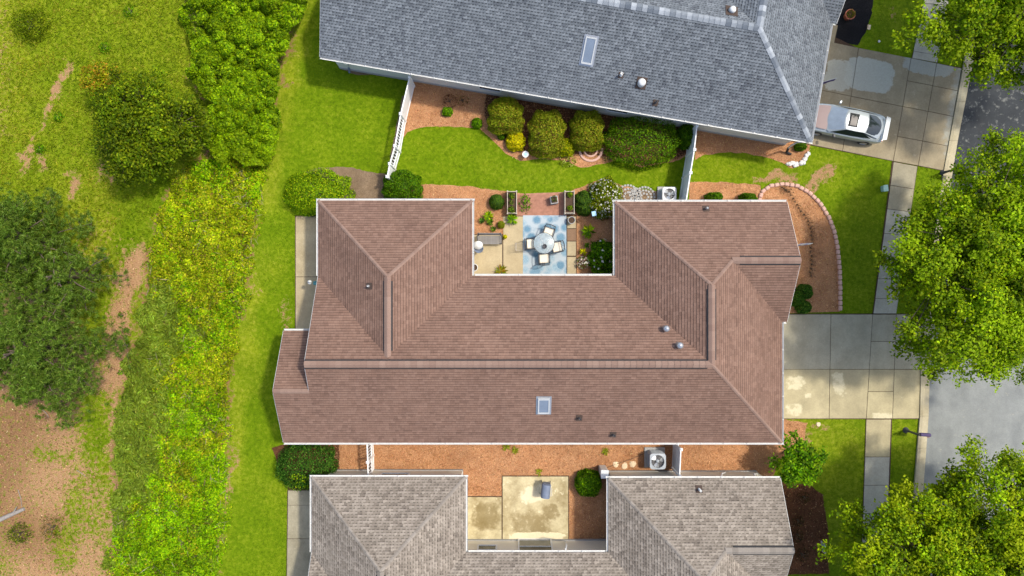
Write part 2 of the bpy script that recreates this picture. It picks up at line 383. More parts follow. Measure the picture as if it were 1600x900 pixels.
# ------------------------------------------------------------------ ground sheet with bare and dry patches
def paint(arr, X, Y, pts, r, val, soft=.5):
    d = seg_dist(pts, X, Y) if len(pts) > 1 else np.hypot(X-pts[0][0], Y-pts[0][1])
    soft = min(1.0, soft*1.9); t = np.clip((r*(1+soft)-d)/(2*soft*r), 0, 1); t = t*t*(3-2*t); arr += (val-arr)*t
STRIP_L = [(292, -40), (300, 60), (290, 130), (330, 160), (300, 250), (262, 290), (238, 340), (228, 420), (215, 520), (190, 600), (178, 680), (176, 760), (172, 840), (168, 940)]
STRIP_R = [(488, -40), (474, 20), (452, 90), (440, 160), (424, 230), (414, 290), (404, 350), (392, 430), (378, 500), (366, 590), (358, 680), (358, 760), (350, 840), (342, 940)]
STRIP = STRIP_L+STRIP_R[::-1]
def fields(X, Y):
    """bare, dry, litter at photo-plan coordinates"""
    X, Y = X+(vnoise(X, Y, 22, 31)-.5)*20+(vnoise(X, Y, 7, 32)-.5)*9, Y+(vnoise(X, Y, 22, 33)-.5)*20+(vnoise(X, Y, 7, 34)-.5)*9
    bare = np.full(X.shape, -.45); dry = np.full(X.shape, .08); lit = np.full(X.shape, .1)
    left = inside([(-900, -900), (292, -900)]+STRIP_L+[(168, 1900), (-900, 1900)], X, Y)
    dry[left] = .5; bare[left] = -.3
    st = inside(STRIP, X, Y); bare[st] = .42; lit[st] = .7; dry[st] = .6
    p = lambda a, pts, r, v, s=.5: paint(a, X, Y, pts, r, v, s)
    # meadow: worn track, soil scars, the sandy corner and leaf litter under the pines
    p(bare, [(10, -20), (0, 80), (0, 200)], 22, .25); p(dry, [(10, -20), (0, 80), (0, 200)], 40, .85)
    p(bare, [(105, 95), (92, 140), (70, 190), (45, 230), (28, 275)], 5, .8)
    p(bare, [(112, 280), (114, 300)], 11, .85); p(bare, [(65, 240), (62, 262)], 7, .7); p(bare, [(160, 262), (168, 285)], 9, .6)
    p(dry, [(130, 330), (170, 400)], 50, .9); p(bare, [(150, 370), (140, 430)], 40, .2)
    p(dry, [(250, 290), (215, 350), (200, 385)], 26, .12)
    p(bare, [(214, 405), (200, 450), (190, 500), (185, 560), (172, 600)], 20, .92)
    p(bare, [(20, 600), (60, 760), (90, 900), (60, 1000)], 105, .8, .3); p(bare, [(140, 830), (120, 760), (100, 880)], 16, .35, 1); p(bare, [(60, 700), (110, 720)], 10, .4, 1)
    p(lit, [(-20, 640), (30, 660), (-10, 740), (-20, 820)], 42, .9); p(lit, [(40, 520), (100, 610)], 50, .9)
    p(bare, [(40, 500), (110, 600)], 60, .95)
    p(lit, [(30, 830), (80, 840)], 34, .8)
    p(bare, [(140, 630), (150, 690)], 24, .1); p(dry, [(140, 630), (150, 690)], 30, .35)
    p(bare, [(176, 620), (178, 740), (172, 900)], 5, .7)
    # west lawn: thin grass beside the brambles and round the bush
    p(dry, [(478, 5), (452, 100), (430, 200), (412, 320)], 16, .85); p(bare, [(470, 10), (450, 90)], 7, .45)
    p(dry, [(396, 430), (372, 620), (362, 760)], 13, .8); p(bare, [(398, 440), (396, 450)], 8, .4); p(bare, [(366, 700), (358, 780)], 6, .5)
    p(dry, [(395, 390), (430, 420)], 20, .4); p(dry, [(380, 590), (395, 600)], 18, .45); p(dry, [(400, 760), (440, 770)], 22, .3)
    p(bare, [(446, 470), (452, 512)], 7, .35); p(dry, [(420, 560), (400, 590)], 15, .35)
    # front lawns
    p(dry, [(1100, 270), (1300, 262)], 22, .35); p(bare, [(1200, 280), (1232, 276)], 9, .9); p(bare, [(1262, 292), (1288, 268)], 9, .88); p(bare, [(1180, 283), (1215, 284)], 4, .8)
    p(dry, [(1235, 662), (1330, 690)], 30, .65); p(bare, [(1225, 665), (1245, 695)], 18, .85); p(bare, [(1265, 662), (1290, 668)], 8, .5)
    p(dry, [(1300, 760), (1320, 850)], 40, .5); p(dry, [(1340, 340), (1350, 460)], 30, .3); p(dry, [(1410, 670), (1415, 700)], 20, .3)
    p(bare, [(1400, 15), (1398, 25)], 6, .4); p(dry, [(1380, 30), (1400, 60)], 20, .3)
    p(dry, [(760, 255), (800, 270), (870, 272)], 14, .25); p(bare, [(1003, 288), (1006, 300)], 4, .8)
    p(dry, [(1050, 250), (1000, 280)], 16, .2)
    return bare, dry, lit
def make_ground():
    xs = np.concatenate([[-220, -110, -60], np.arange(-36, 36.01, .22), [60, 110, 220]])
    ys = np.concatenate([[-220, -110, -50], np.arange(-22, 22.01, .22), [50, 110, 220]])
    X, Y = np.meshgrid(xs, ys); nx, ny = len(xs), len(ys)
    Z = np.where((abs(X) < 36) & (abs(Y) < 22), 0, 0)+0.0
    me = bpy.data.meshes.new('ground')
    i = np.arange(nx*ny).reshape(ny, nx)
    q = np.stack([i[:-1, :-1], i[:-1, 1:], i[1:, 1:], i[1:, :-1]], -1).reshape(-1, 4)
    me.vertices.add(nx*ny); me.vertices.foreach_set('co', np.stack([X, Y, Z], -1).astype('f').ravel())
    me.loops.add(q.size); me.loops.foreach_set('vertex_index', q.astype('i').ravel())
    me.polygons.add(len(q)); me.polygons.foreach_set('loop_start', np.arange(0, q.size, 4, dtype='i'))
    PX, PY = 800+X*S, 450-Y*S
    for nm, a in zip(('bare', 'dry', 'litter'), fields(PX, PY)):
        at = me.attributes.new(nm, 'FLOAT', 'POINT'); at.data.foreach_set('value', a.astype('f').ravel())
    me.update(calc_edges=True); me.materials.append(M['ground'])
    return tag(mobj('ground', me), 'lawns and rough meadow ground', None, None, 'structure')
make_ground()

def ragged(poly, z, amp=.06, step=.16, seed=1):
    pts = []
    for a, b in zip(poly, poly[1:]+poly[:1]):
        a, b = W(*a, z), W(*b, z); n = max(1, int((b-a).length/step))
        for i in range(n):
            p = a.lerp(b, i/n); k = mnoise.noise_vector((p.x*1.7+seed, p.y*1.7, seed))*amp+mnoise.noise_vector((p.x*7+seed, p.y*7, seed))*amp*.6
            pts.append((p.x+k.x, p.y+k.y, z))
    return pts
def sheet(name, poly, z, mat, amp=.06, label=None, seed=1):
    pts = ragged(poly, z, amp, seed=seed) if amp else [tuple(W(*p, z)) for p in poly]
    me = bpy.data.meshes.new(name); me.from_pydata(pts, [], [list(range(len(pts)))]); me.materials.append(M[mat])
    if me.polygons[0].normal.z < 0: me.flip_normals()
    return tag(mobj(name, me), label, None, None, 'structure')

BEDS = []
def bed(poly, mat, label, z=.008, amp=.07):
    BEDS.append(poly); return sheet('mulch_bed', poly, z-.002+.0009*len(BEDS), mat, amp, label, len(BEDS))
bed([(505, 655), (1225, 655), (1262, 662), (1256, 690), (1215, 720), (1200, 772), (500, 772), (500, 745)], 'pine_straw', 'orange pine straw strip between the brown and taupe houses')
bed([(700, 760), (970, 760), (970, 880), (700, 880)], 'pine_straw', 'pine straw floor of the taupe house courtyard', .012)
bed([(1180, 752), (1262, 756), (1286, 772), (1294, 830), (1296, 896), (1180, 900)], 'bark_mulch', 'dark brown mulch in front of the taupe house', .012)
bed([(590, 330), (628, 292), (660, 288), (735, 291), (800, 300), (836, 303), (886, 301), (905, 293), (936, 282), (965, 287), (998, 297), (1004, 302), (1012, 300), (1022, 322), (965, 440), (730, 440), (730, 330)], 'pine_straw', 'pine straw bed of the brown house courtyard')
bed([(645, 110), (760, 128), (900, 150), (1100, 186), (1082, 238), (1060, 250), (1005, 262), (965, 250), (940, 256), (905, 262), (880, 250), (840, 248), (812, 252), (790, 240), (772, 222), (758, 208), (744, 199), (700, 197), (664, 197), (636, 207), (614, 232)], 'pine_straw', 'pine straw bed along the grey house')
bed([(760, 135), (900, 155), (1090, 190), (1078, 236), (1058, 248), (1005, 258), (962, 246), (900, 240), (840, 240), (800, 232), (770, 205), (756, 180)], 'bark_mulch', 'dark mulch under the clipped shrubs', .012)
bed([(1090, 182), (1268, 214), (1264, 240), (1252, 258), (1236, 264), (1222, 254), (1196, 245), (1160, 239), (1124, 238), (1102, 242), (1086, 250)], 'pine_straw', 'pine straw strip beside the grey house corner')
bed([(1078, 284), (1130, 285), (1188, 289), (1190, 330), (1076, 330)], 'pine_straw', 'pine straw strip north of the brown house front wing')
EDGE = [(1186, 313), (1190, 300), (1203, 290.5), (1224, 287.5), (1245, 290.5), (1264, 301), (1281, 318), (1294, 339), (1303, 362), (1308, 388), (1311, 418), (1312, 450), (1312, 487)]
bed(EDGE+[(1180, 491)], 'pine_straw', 'curved pine straw bed inside the pink block edging', .012, .02)
bed([(1305, -30), (1368, -30), (1362, 20), (1354, 46), (1341, 71), (1304, 64)], 'black_mulch', 'black mulch bed in front of the grey house', .012)
bed([(500, 262), (548, 261), (575, 268), (604, 272), (600, 330), (540, 330), (536, 288), (500, 275), (476, 269)], 'grey_soil', 'worn grey soil between the bush and the white picket fence')
bed([(628, 150), (642, 150), (612, 300), (602, 300), (606, 262)], 'grey_soil', 'worn soil strip along the foot of the white picket fence')
bed([(520, 84), (556, 92), (600, 108), (600, 118), (556, 116), (530, 108)], 'grey_soil', 'worn soil under the grey house downspout', .012)
bed([(424, 700), (470, 690), (530, 690), (530, 772), (455, 772)], 'bark_mulch', 'mulch under the dark round shrub', .012)
bed([(960, 292), (1000, 296), (1030, 300), (1030, 330), (955, 330)], 'grey_soil', 'grey soil around the stone swirls', .012)

# ------------------------------------------------------------------ paving, each slab its own piece
def slabs(parent, grid, mat, gap=.012, z=.042, name='concrete_slab', mats=None):
    """grid: list of four-corner plan polygons"""
    for k, q in enumerate(grid):
        p = [W(*a) for a in q]; c = sum(p, Vector())/4
        pts = [a+(c-a).normalized()*gap*1.4 for a in p]
        area = sum(pts[i].x*pts[(i+1) % 4].y-pts[(i+1) % 4].x*pts[i].y for i in range(4))
        if area < 0: pts.reverse()
        b = MB(); n = 4; lo = [(a.x-c.x, a.y-c.y, 0) for a in pts]
        ins = [Vector(a)*(1-.012/max(.2, Vector(a).length)) for a in lo]
        vs = lo+[(a[0], a[1], z-.008) for a in lo]+[(a.x, a.y, z) for a in ins]
        b.add(vs, [(8, 9, 10, 11)]+[(i, (i+1) % 4, 4+(i+1) % 4, 4+i) for i in range(4)]+[(4+i, 4+(i+1) % 4, 8+(i+1) % 4, 8+i) for i in range(4)])
        b.build(name, M[mats[k] if mats else mat], parent, (c.x, c.y, 0))
def lerp2(a, b, t): return (a[0]+(b[0]-a[0])*t, a[1]+(b[1]-a[1])*t)
def ladder(L, R, ts):
    out = []
    for a, b in zip(ts, ts[1:]): out.append([lerp2(L[0], L[1], a), lerp2(R[0], R[1], a), lerp2(R[0], R[1], b), lerp2(L[0], L[1], b)])
    return out
def paving(name, label, base_poly, mat_base='soil'):
    o = sheet(name, base_poly, .026, mat_base, 0, label); return o
# driveway of the brown house
drv = paving('driveway', 'concrete driveway of the brown house', [(1176, 490), (1447, 490), (1437, 655), (1176, 655)])
tx = [1176, 1298, 1363, 1400, 1446]; bx = [1176, 1295, 1353, 1394, 1436]
rows = {0: [0, .527, 1], 1: [0, .527, 1], 2: [0, .26, .527, .74, 1], 3: [0, .27, .527, 1]}
for c in range(4):
    g = ladder(((tx[c], 491), (bx[c], 654)), ((tx[c+1], 491), (bx[c+1], 654)), rows[c])
    slabs(drv, g, None, mats=['concrete_warm' if r[0][1] > 570 else 'concrete_drive' for r in g])
# driveway of the grey house
drv2 = paving('driveway', 'concrete driveway of the grey house with pale washed patch', [(1268, 40), (1340, 75), (1503, 106), (1474, 267), (1236, 221)])
tp = [(1262, 58), (1341, 75), (1423, 91), (1463, 99), (1502, 107)]; bt = [(1234, 220), (1316, 236), (1395, 252), (1434, 259), (1474, 267)]
for c in range(4):
    slabs(drv2, ladder((tp[c], bt[c]), (tp[c+1], bt[c+1]), [0, .47, 1] if c < 2 else [0, .22, .47, .76, 1]), 'concrete_old')
slabs(drv2, [[(1290, 30), (1309, 40), (1303, 68), (1262, 58)]], 'concrete_old')
# sidewalk
def quads_along(L, R):
    return [[L[i], R[i], R[i+1], L[i+1]] for i in range(len(L)-1)]
sw = paving('sidewalk', 'concrete sidewalk beside the street', [(1394, 252), (1434, 260), (1400, 491), (1363, 491)])
slabs(sw, ladder(((1395.5, 253), (1364, 490)), ((1433, 260), (1400, 490)), [0, .155, .31, .47, .62, .77, .9, 1]), 'concrete_pale', mats=['concrete_walk', 'concrete_walk', 'concrete_pale', 'concrete_pale', 'concrete_pale', 'concrete_pale', 'concrete_pale'])
sw2 = paving('sidewalk', 'short pale sidewalk slab north of the grey house driveway', [(1438, 42), (1474, 40), (1465, 98), (1424, 91)])
slabs(sw2, ladder(((1452, -40), (1424.5, 91)), ((1490, -40), (1464, 98)), [0, .35, .66, .92, 1]), 'concrete_pale')
sw3 = paving('sidewalk', 'concrete sidewalk in front of the taupe house', [(1353, 655), (1394, 655), (1385, 930), (1343, 930)])
slabs(sw3, ladder(((1353, 655), (1345, 900)), ((1392, 655), (1383, 900)), [0, .24, .42, .6, .8, 1.0]), None, mats=['concrete_warm', 'concrete_pale', 'concrete_pale', 'concrete_pale', 'concrete_pale'])
# west walks
wk = paving('walkway', 'concrete walk along the west wall of the brown house', [(461, 337), (530, 337), (530, 520), (461, 520)])
slabs(wk, ladder(((462, 338), (462, 520)), ((530, 338), (530, 520)), [0, .52, 1]), 'concrete_patio')
wk2 = paving('walkway', 'stained concrete walk along the west wall of the taupe house', [(449, 765), (520, 765), (520, 930), (447, 930)])
slabs(wk2, ladder(((450, 766), (448, 930)), ((520, 766), (520, 930)), [0, .14, .46, 1]), 'concrete_walk')
# patios
pt = paving('patio', 'concrete courtyard patio of the brown house', [(732, 366), (786, 366), (786, 337), (901, 337), (901, 440), (732, 440)], 'soil')
slabs(pt, [[(732, 367), (785, 367), (785, 440), (732, 440)], [(786, 338), (885, 338), (885, 440), (786, 440)], [(886, 338), (900, 338), (900, 357), (886, 357)], [(886, 377), (900, 377), (900, 400), (886, 400)], [(886, 401), (900, 401), (900, 440), (886, 440)]], 'concrete_patio')
pt2 = paving('patio', 'stained concrete patio of the taupe house courtyard', [(726, 775), (784, 775), (784, 743), (889, 743), (889, 846), (726, 846)])
slabs(pt2, [[(726, 776), (784, 776), (784, 846), (726, 846)], [(785, 744), (888, 744), (888, 846), (785, 846)]], 'concrete_stained')
# brick paving between the planters
bp = paving('brick_path', 'red brick paving between the two planters', [(806, 303), (886, 300), (886, 337), (806, 337)], 'brick_red')
b = MB()
for i in range(28):
    for j in range(13):
        p = W(808.5+i*2.8, 305+j*2.45)
        b.box(p.x, p.y, .030+random.uniform(0, .004), .092, .079, .03)
tag(b.build('brick', M['brick_red'], bp), kind='stuff')

# street and kerb
KL = [(1540, -60), (1522, 10), (1505, 98), (1482, 220), (1472, 275), (1455, 400), (1446, 480), (1438, 560), (1436, 650), (1432, 700), (1426, 780), (1418, 960)]
KR = [(1556, -60), (1538, 10), (1520, 98), (1496, 220), (1487, 275), (1470, 400), (1461, 480), (1453, 560), (1450.5, 650), (1447, 700), (1441, 780), (1433, 960)]
sheet('street', KR[5:]+[(2600, 1400), (2600, 400)], .006, 'asphalt_pale', 0, 'pale grey asphalt street')
sheet('street', KR[:6]+[(2600, 400), (2600, -900), (1600, -900)], .006, 'asphalt_dark', 0, 'dark patched asphalt end of the street')
kb = empty('kerb', (0, 0, 0)); tag(kb, 'pale concrete kerb along the street', None, None, 'structure')
for i in range(len(KL)-1):
    nseg = max(1, round(math.dist(KL[i], KL[i+1])/75))
    for k in range(nseg):
        t0, t1 = k/nseg, (k+1)/nseg
        a0, a1 = W(*lerp2(KL[i], KL[i+1], t0)), W(*lerp2(KL[i], KL[i+1], t1)); c0, c1 = W(*lerp2(KR[i], KR[i+1], t0)), W(*lerp2(KR[i], KR[i+1], t1))
        d = (a1-a0).normalized()*.006; c = (a0+c1)/2; bm = MB(); vs = []
        for (l, r, sgn) in ((a0, c0, 1), (a1, c1, -1)):
            for (u, z) in ((0, 0), (0, .1), (.32, .12), (.42, .05), (1, .03), (1, 0)):
                p = l.lerp(r, u)+d*sgn-c; vs.append((p.x, p.y, z))
        bm.add(vs, [(0, 1, 7, 6), (1, 2, 8, 7), (2, 3, 9, 8), (3, 4, 10, 9), (4, 5, 11, 10), (0, 5, 4, 3, 2, 1), (6, 7, 8, 9, 10, 11)])
        bm.build('kerb_stone', M['concrete_kerb'], kb, (c.x, c.y, 0))

# ------------------------------------------------------------------ houses: one plan, three roofs
ZE = 2.8; PT = .55
YS, YR, YN = -8.0, -3.68, .64; XWW, XW = -11.81, -10.02
ZR = ZE+PT*(YR-YS)
WX0, WX1, WY = -10.02, -2.05, 4.53; WH = (WX1-WX0)/2; WXR = (WX0+WX1)/2; WZ = ZE+PT*WH
EX0, EX1, EY = 5.32, 13.96, 4.47; EH = (EX1-EX0)/2; EXR = (EX0+EX1)/2
GX, GY = 14.22, 1.36; GH = EY-GY; GZ = ZE+PT*GH; GXV = EX1-GH; GS = GY-GH
YWR = YN-WH                     # where the west wing ridge dies into the main slope
SGY, SGN = -5.1, -2.2; SGZ = ZE+PT*(SGY-YS)
# (upslope dir, point on eave, [convex plan pieces])
FACES = [
    ((0, 1), (0, YS), [[(XWW, YS), (EX1, YS), (EX1-(SGY-YS), SGY), (XWW, SGY)], [(XW, SGY), (EX1-(SGY-YS), SGY), (EXR, YR), (XW, YR)]]),
    ((0, -1), (0, SGN), [[(XWW, SGY), (XW, SGY), (XW, SGN), (XWW, SGN)]]),
    ((0, -1), (0, YN), [[(XW, YR), (WXR, YR), (WXR, YWR), (XW, YN)], [(WXR, YR), (EXR, YR), (EX0, YN), (WX1, YN), (WXR, YWR)]]),
    ((0, -1), (0, WY), [[(WX0, WY), (WXR, WY-WH), (WX1, WY)]]),
    ((1, 0), (WX0, 0), [[(WX0, WY), (WX0, YN), (WXR, YWR), (WXR, WY-WH)]]),
    ((-1, 0), (WX1, 0), [[(WX1, WY), (WXR, WY-WH), (WXR, YWR), (WX1, YN)]]),
    ((0, -1), (0, EY), [[(EX0, EY), (EX0+GH, GY), (GX, GY), (GX, EY)], [(EX0+GH, GY), (EXR, EY-EH), (GXV, GY)]]),
    ((1, 0), (EX0, 0), [[(EX0, EY), (EX0, YN), (EXR, YR), (EXR, EY-EH)]]),
    ((-1, 0), (EX1, 0), [[(EXR, EY-EH), (EXR, YR), (EX1, YS), (EX1, GS), (GXV, GY)]]),
    ((0, 1), (0, GS), [[(GXV, GY), (EX1, GS), (GX, GS), (GX, GY)]]),
]
def face_z(F, x, y): (dx, dy), (ex, ey), _ = F; return ZE+PT*((x-ex)*dx+(y-ey)*dy)
def area2(p): return sum(p[i][0]*p[(i+1) % len(p)][1]-p[(i+1) % len(p)][0]*p[i][1] for i in range(len(p)))
def clip(sub, clp):
    """convex clip, both counter-clockwise"""
    for i in range(len(clp)):
        ax, ay = clp[i]; bx_, by_ = clp[(i+1) % len(clp)]; out = []
        side = lambda p: (bx_-ax)*(p[1]-ay)-(by_-ay)*(p[0]-ax)
        for k in range(len(sub)):
            p, q = sub[k], sub[(k+1) % len(sub)]; a, c = side(p), side(q)
            if a >= 0: out.append(p)
            if (a >= 0) != (c >= 0): t = a/(a-c); out.append((p[0]+(q[0]-p[0])*t, p[1]+(q[1]-p[1])*t))
        sub = out
        if len(sub) < 3: return []
    return sub
def roof_hit(px, py, MW):
    """house-local point of the roof seen at plan pixel (px,py)"""
    inv = MW.inverted(); o = inv @ Vector((0, 0, H)); d = (inv @ W(px, py, 0))-o; best = None
    for F in FACES:
        (dx, dy), (ex, ey), pieces = F
        # z = ZE+PT*((x-ex)dx+(y-ey)dy)
        den = d.z-PT*(d.x*dx+d.y*dy); t = (ZE+PT*((o.x-ex)*dx+(o.y-ey)*dy)-o.z)/den; p = o+d*t
        for pc in pieces:
            if inside(pc, np.array([p.x]), np.array([p.y]))[0] and (best is None or p.z > best[0].z): best = (p, F)
    return best
def shingle_cols(kind):
    if kind == 'brown': return [(5, A(152, 124, 111, .57)), (3, A(148, 120, 107, .565)), (3, A(156, 128, 115, .58)), (1, A(142, 115, 103, .56))]
    if kind == 'grey': return [(6, A(142, 151, 160, .5)), (3, A(132, 141, 150, .49)), (3, A(152, 161, 170, .52)), (1, A(120, 128, 138, .48))]
    return [(5, A(162, 154, 145, .62)), (3, A(152, 144, 135, .61)), (3, A(172, 164, 155, .64)), (1, A(140, 132, 124, .6))]

def house(label, loc, rz, kind, wall_mat, gutter_sides, caps_vent):
    root = empty('house', loc, rz, label, 'house'); MW = Matrix.Translation(loc) @ Matrix.Rotation(rz, 4, 'Z')
    cols = shingle_cols(kind); wts = [c[0] for c in cols]
    # roof deck
    b = MB()
    for F in FACES:
        for pc in F[2]:
            p = pc if area2(pc) > 0 else pc[::-1]; n = len(p)
            vs = [(x, y, face_z(F, x, y)-.012) for x, y in p]+[(x, y, face_z(F, x, y)-.13) for x, y in p]
            b.add(vs, [tuple(range(n)), tuple(range(2*n-1, n-1, -1))])
    # outer edges
    rim = [((XWW, YS), (EX1, YS), 0), ((EX1, YS), (EX1, GS), 8), ((EX1, GS), (GX, GS), 9), ((GX, GS), (GX, GY), 9), ((GX, GY), (GX, EY), 6), ((GX, EY), (EX0, EY), 6), ((EX0, EY), (EX0, YN), 7), ((EX0, YN), (WX1, YN), 2),
           ((WX1, YN), (WX1, WY), 5), ((WX1, WY), (WX0, WY), 3), ((WX0, WY), (WX0, YN), 4), ((XW, YN), (XW, YR), 2), ((XW, YR), (XW, SGY), 0), ((XW, SGN), (XWW, SGN), 1), ((XWW, SGN), (XWW, SGY), 1), ((XWW, SGY), (XWW, YS), 0)]
    for a, c, fi in rim:
        F = FACES[fi]; za, zc = face_z(F, *a), face_z(F, *c)
        b.add([(a[0], a[1], za-.012), (c[0], c[1], zc-.012), (c[0], c[1], zc-.13), (a[0], a[1], za-.13)], [(3, 2, 1, 0)])
    roof = b.build('roof', M['roof_deck'], root)
    # shingles: every tab a tilted slip with its own butt edge
    b = MB(); c = .127
    for F in FACES:
        (dx, dy), (ex, ey), pieces = F; sx_, sy_ = dy, -dx         # eave direction
        for pc in pieces:
            p = [((x-ex)*sx_+(y-ey)*sy_, (x-ex)*dx+(y-ey)*dy) for x, y in pc]
            if area2(p) < 0: p = p[::-1]
            s0, s1 = min(q[0] for q in p), max(q[0] for q in p); t0, t1 = min(q[1] for q in p), max(q[1] for q in p)
            for r in range(int(math.floor(t0/c)), int(math.ceil(t1/c))):
                rs = random.Random(r*131+int(ex*7)+int(ey*13)+int(s0*10)); s = s0-rs.uniform(0, .3)
                while s < s1:
                    wd = rs.uniform(.13, .27) if kind != 'grey' else rs.choice((.13, .16, .19)); q = [(s, r*c), (s+wd, r*c), (s+wd, r*c+c+.004), (s, r*c+c+.004)]
                    s += wd+.004
                    wx, wy = ex+q[0][0]*sx_+q[0][1]*dx, ey+q[0][0]*sy_+q[0][1]*dy
                    if not in_view(MW @ Vector((wx, wy, face_z(F, wx, wy))), 220): continue
                    k = rs.choices(cols, wts)[0][1]; j = math.exp(rs.gauss(0, .035)); th = rs.choice((.010, .014, .020))
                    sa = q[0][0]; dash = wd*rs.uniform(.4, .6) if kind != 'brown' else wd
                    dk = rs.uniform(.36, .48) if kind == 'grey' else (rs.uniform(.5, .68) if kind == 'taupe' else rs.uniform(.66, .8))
                    bits = [((sa, sa+wd), (r*c, r*c+c*.62), 1.06, True), ((sa, sa+dash), (r*c+c*.62, r*c+c+.004), dk, False)]  # dark upper band: overlap shadow line of each course painted into the tab colour
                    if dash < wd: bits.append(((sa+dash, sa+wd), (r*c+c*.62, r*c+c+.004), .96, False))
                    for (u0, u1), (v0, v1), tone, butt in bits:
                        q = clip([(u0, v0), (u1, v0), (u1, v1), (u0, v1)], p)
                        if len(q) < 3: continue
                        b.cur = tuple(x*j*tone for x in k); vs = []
                        for (u, t) in q:
                            x, y = ex+u*sx_+t*dx, ey+u*sy_+t*dy; vs.append((x, y, ZE+PT*t+.002+th*max(0, 1-(t-r*c)/c)))
                        n = len(q); fs = [tuple(range(n))]
                        for i in range(n):
                            i2 = (i+1) % n
                            if butt and abs(q[i][1]-r*c) < 1e-5 and abs(q[i2][1]-r*c) < 1e-5:
                                vs += [(vs[i][0], vs[i][1], vs[i][2]-th-.012), (vs[i2][0], vs[i2][1], vs[i2][2]-th-.012)]; fs.append((len(vs)-2, len(vs)-1, i2, i))
                        b.add(vs, fs)
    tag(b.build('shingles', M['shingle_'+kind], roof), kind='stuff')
    # ridge and hip caps
    def caps(p0, p1, n1, n2, hw, step, lift=.02):
        p0, p1 = Vector(p0), Vector(p1); d = (p1-p0); L = d.length; d.normalize()
        m = max(1, int(L/step)); st = L/m; bm = MB(); wings = []
        for nn in (n1, n2):
            v = Vector((nn[0]*PT, nn[1]*PT, 1)).normalized(); wv = d.cross(v)
            if wv.z > 0 or (abs(wv.z) < 1e-6): wv = -wv
            wings.append(wv.normalized()*hw)
        if wings[0].dot(wings[1]) > .9*hw*hw: return
        up = Vector((0, 0, 1)); vs = []
        for t, lf in ((0, lift+.022), (st*1.06, lift)):
            for o in (wings[0], wings[0]*.12, wings[1]*.12, wings[1]): vs.append(d*t+o+up*lf)
        for o in (wings[0], wings[0]*.12, wings[1]*.12, wings[1]): vs.append(o-up*.01+up*0)
        bm.add(vs, [(0, 1, 5, 4), (1, 2, 6, 5), (2, 3, 7, 6), (8, 9, 1, 0), (9, 10, 2, 1), (10, 11, 3, 2)])
        me = bm.mesh('ridge_cap', M['cap_'+kind])
        for i in range(m):
            p = p0+d*(st*i)
            if in_view(MW @ p, 25): mobj('ridge_cap', me, roof, p)
    N = (0, 1); Ss = (0, -1); E = (1, 0); Wd = (-1, 0)
    hs, hw, rw = (.27, .15, .2) if kind == 'grey' else (.3, .09, .19)
    ro = .055 if caps_vent else .02
    if caps_vent:
        for a, c2, nn in (((XW, YR, ZR), (EXR-.2, YR, ZR), 0), ((WXR, WY-WH-.2, WZ), (WXR, YWR+.3, WZ), 1), ((EXR, EY-EH-.2, ZR), (EXR, YR+.2, ZR), 1), ((GX, GY, GZ), (GXV+.4, GY, GZ), 0)):
            bm = MB(); a, c2 = Vector(a), Vector(c2); sd = Vector((0, 1, 0)) if nn == 0 else Vector((1, 0, 0)); vs = []
            for q in (a, c2):
                for o, z in ((-.235, -.12), (-.225, -.075), (0, .045), (.225, -.075), (.235, -.12)): vs.append(q+sd*o+Vector((0, 0, z)))
            bm.add(vs, [(i, i+1, i+6, i+5) for i in range(4)]+[(0, 1, 2, 3, 4), (9, 8, 7, 6, 5)]); bm.build('ridge_vent', M['black_rubber'], roof)
    caps((XW, YR, ZR), (EXR, YR, ZR), N, Ss, rw, hs, ro); caps((WXR, WY-WH, WZ), (WXR, YWR, WZ), E, Wd, rw, hs, ro)
    caps((EXR, EY-EH, ZR), (EXR, YR, ZR), E, Wd, rw, hs, ro); caps((GX, GY, GZ), (GXV, GY, GZ), N, Ss, rw, hs, ro)
    caps((WX0, WY, ZE), (WXR, WY-WH, WZ), N, Wd, hw, hs); caps((WX1, WY, ZE), (WXR, WY-WH, WZ), N, E, hw, hs)
    caps((EX0, EY, ZE), (EXR, EY-EH, ZR), N, Wd, hw, hs); caps((GXV, GY, GZ), (EXR, EY-EH, ZR), N, E, hw, hs)
    caps((EX1, YS, ZE), (EXR, YR, ZR), Ss, E, hw, hs); caps((XWW, SGY, SGZ), (XW, SGY, SGZ), N, Ss, rw*.7, hs)
    # gutters and rake boards
    def gutter(a, c2, out):
        a, c2, out = Vector((*a, 0)), Vector((*c2, 0)), Vector((*out, 0)); vs = []
        if not any(in_view(MW @ (a.lerp(c2, t/8)+Vector((0, 0, ZE))), 30) for t in range(9)): return
        prof = ((.005, -.02), (.005, -.1), (.06, -.1), (.085, -.02), (.096, -.015), (.092, -.03), (.068, -.112), (-.004, -.112))
        for q in (a, c2):
            for u, z in prof: vs.append(q+out*u+Vector((0, 0, ZE+z)))
        n = len(prof); bm = MB(); bm.add(vs, [(i, i+1, n+i+1, n+i) for i in range(n-1)]+[tuple(range(n)), tuple(range(2*n-1, n-1, -1))])
        # hanger straps
        L = (c2-a).length; dd = (c2-a).normalized()
        for i in range(1, int(L/1.2)): q = a+dd*(i*1.2); bm.box(q.x+out.x*.045, q.y+out.y*.045, ZE-.012, .03 if dd.x else .09, .09 if dd.x else .03, .012)
        bm.build('gutter', M['white_trim'], root)
    gutter((XWW, YS), (EX1+.12, YS), (0, -1)); gutter((EX1, YS), (EX1, GS-.02), (1, 0)); gutter((EX1+.02, GS), (GX-.02, GS), (0, -1))
    gutter((EX0-.12, EY), (GX, EY), (0, 1)); gutter((EX0, EY), (EX0, YN), (-1, 0)); gutter((EX0-.13, YN), (WX1+.13, YN), (0, 1)); gutter((WX1, YN), (WX1, WY), (1, 0))
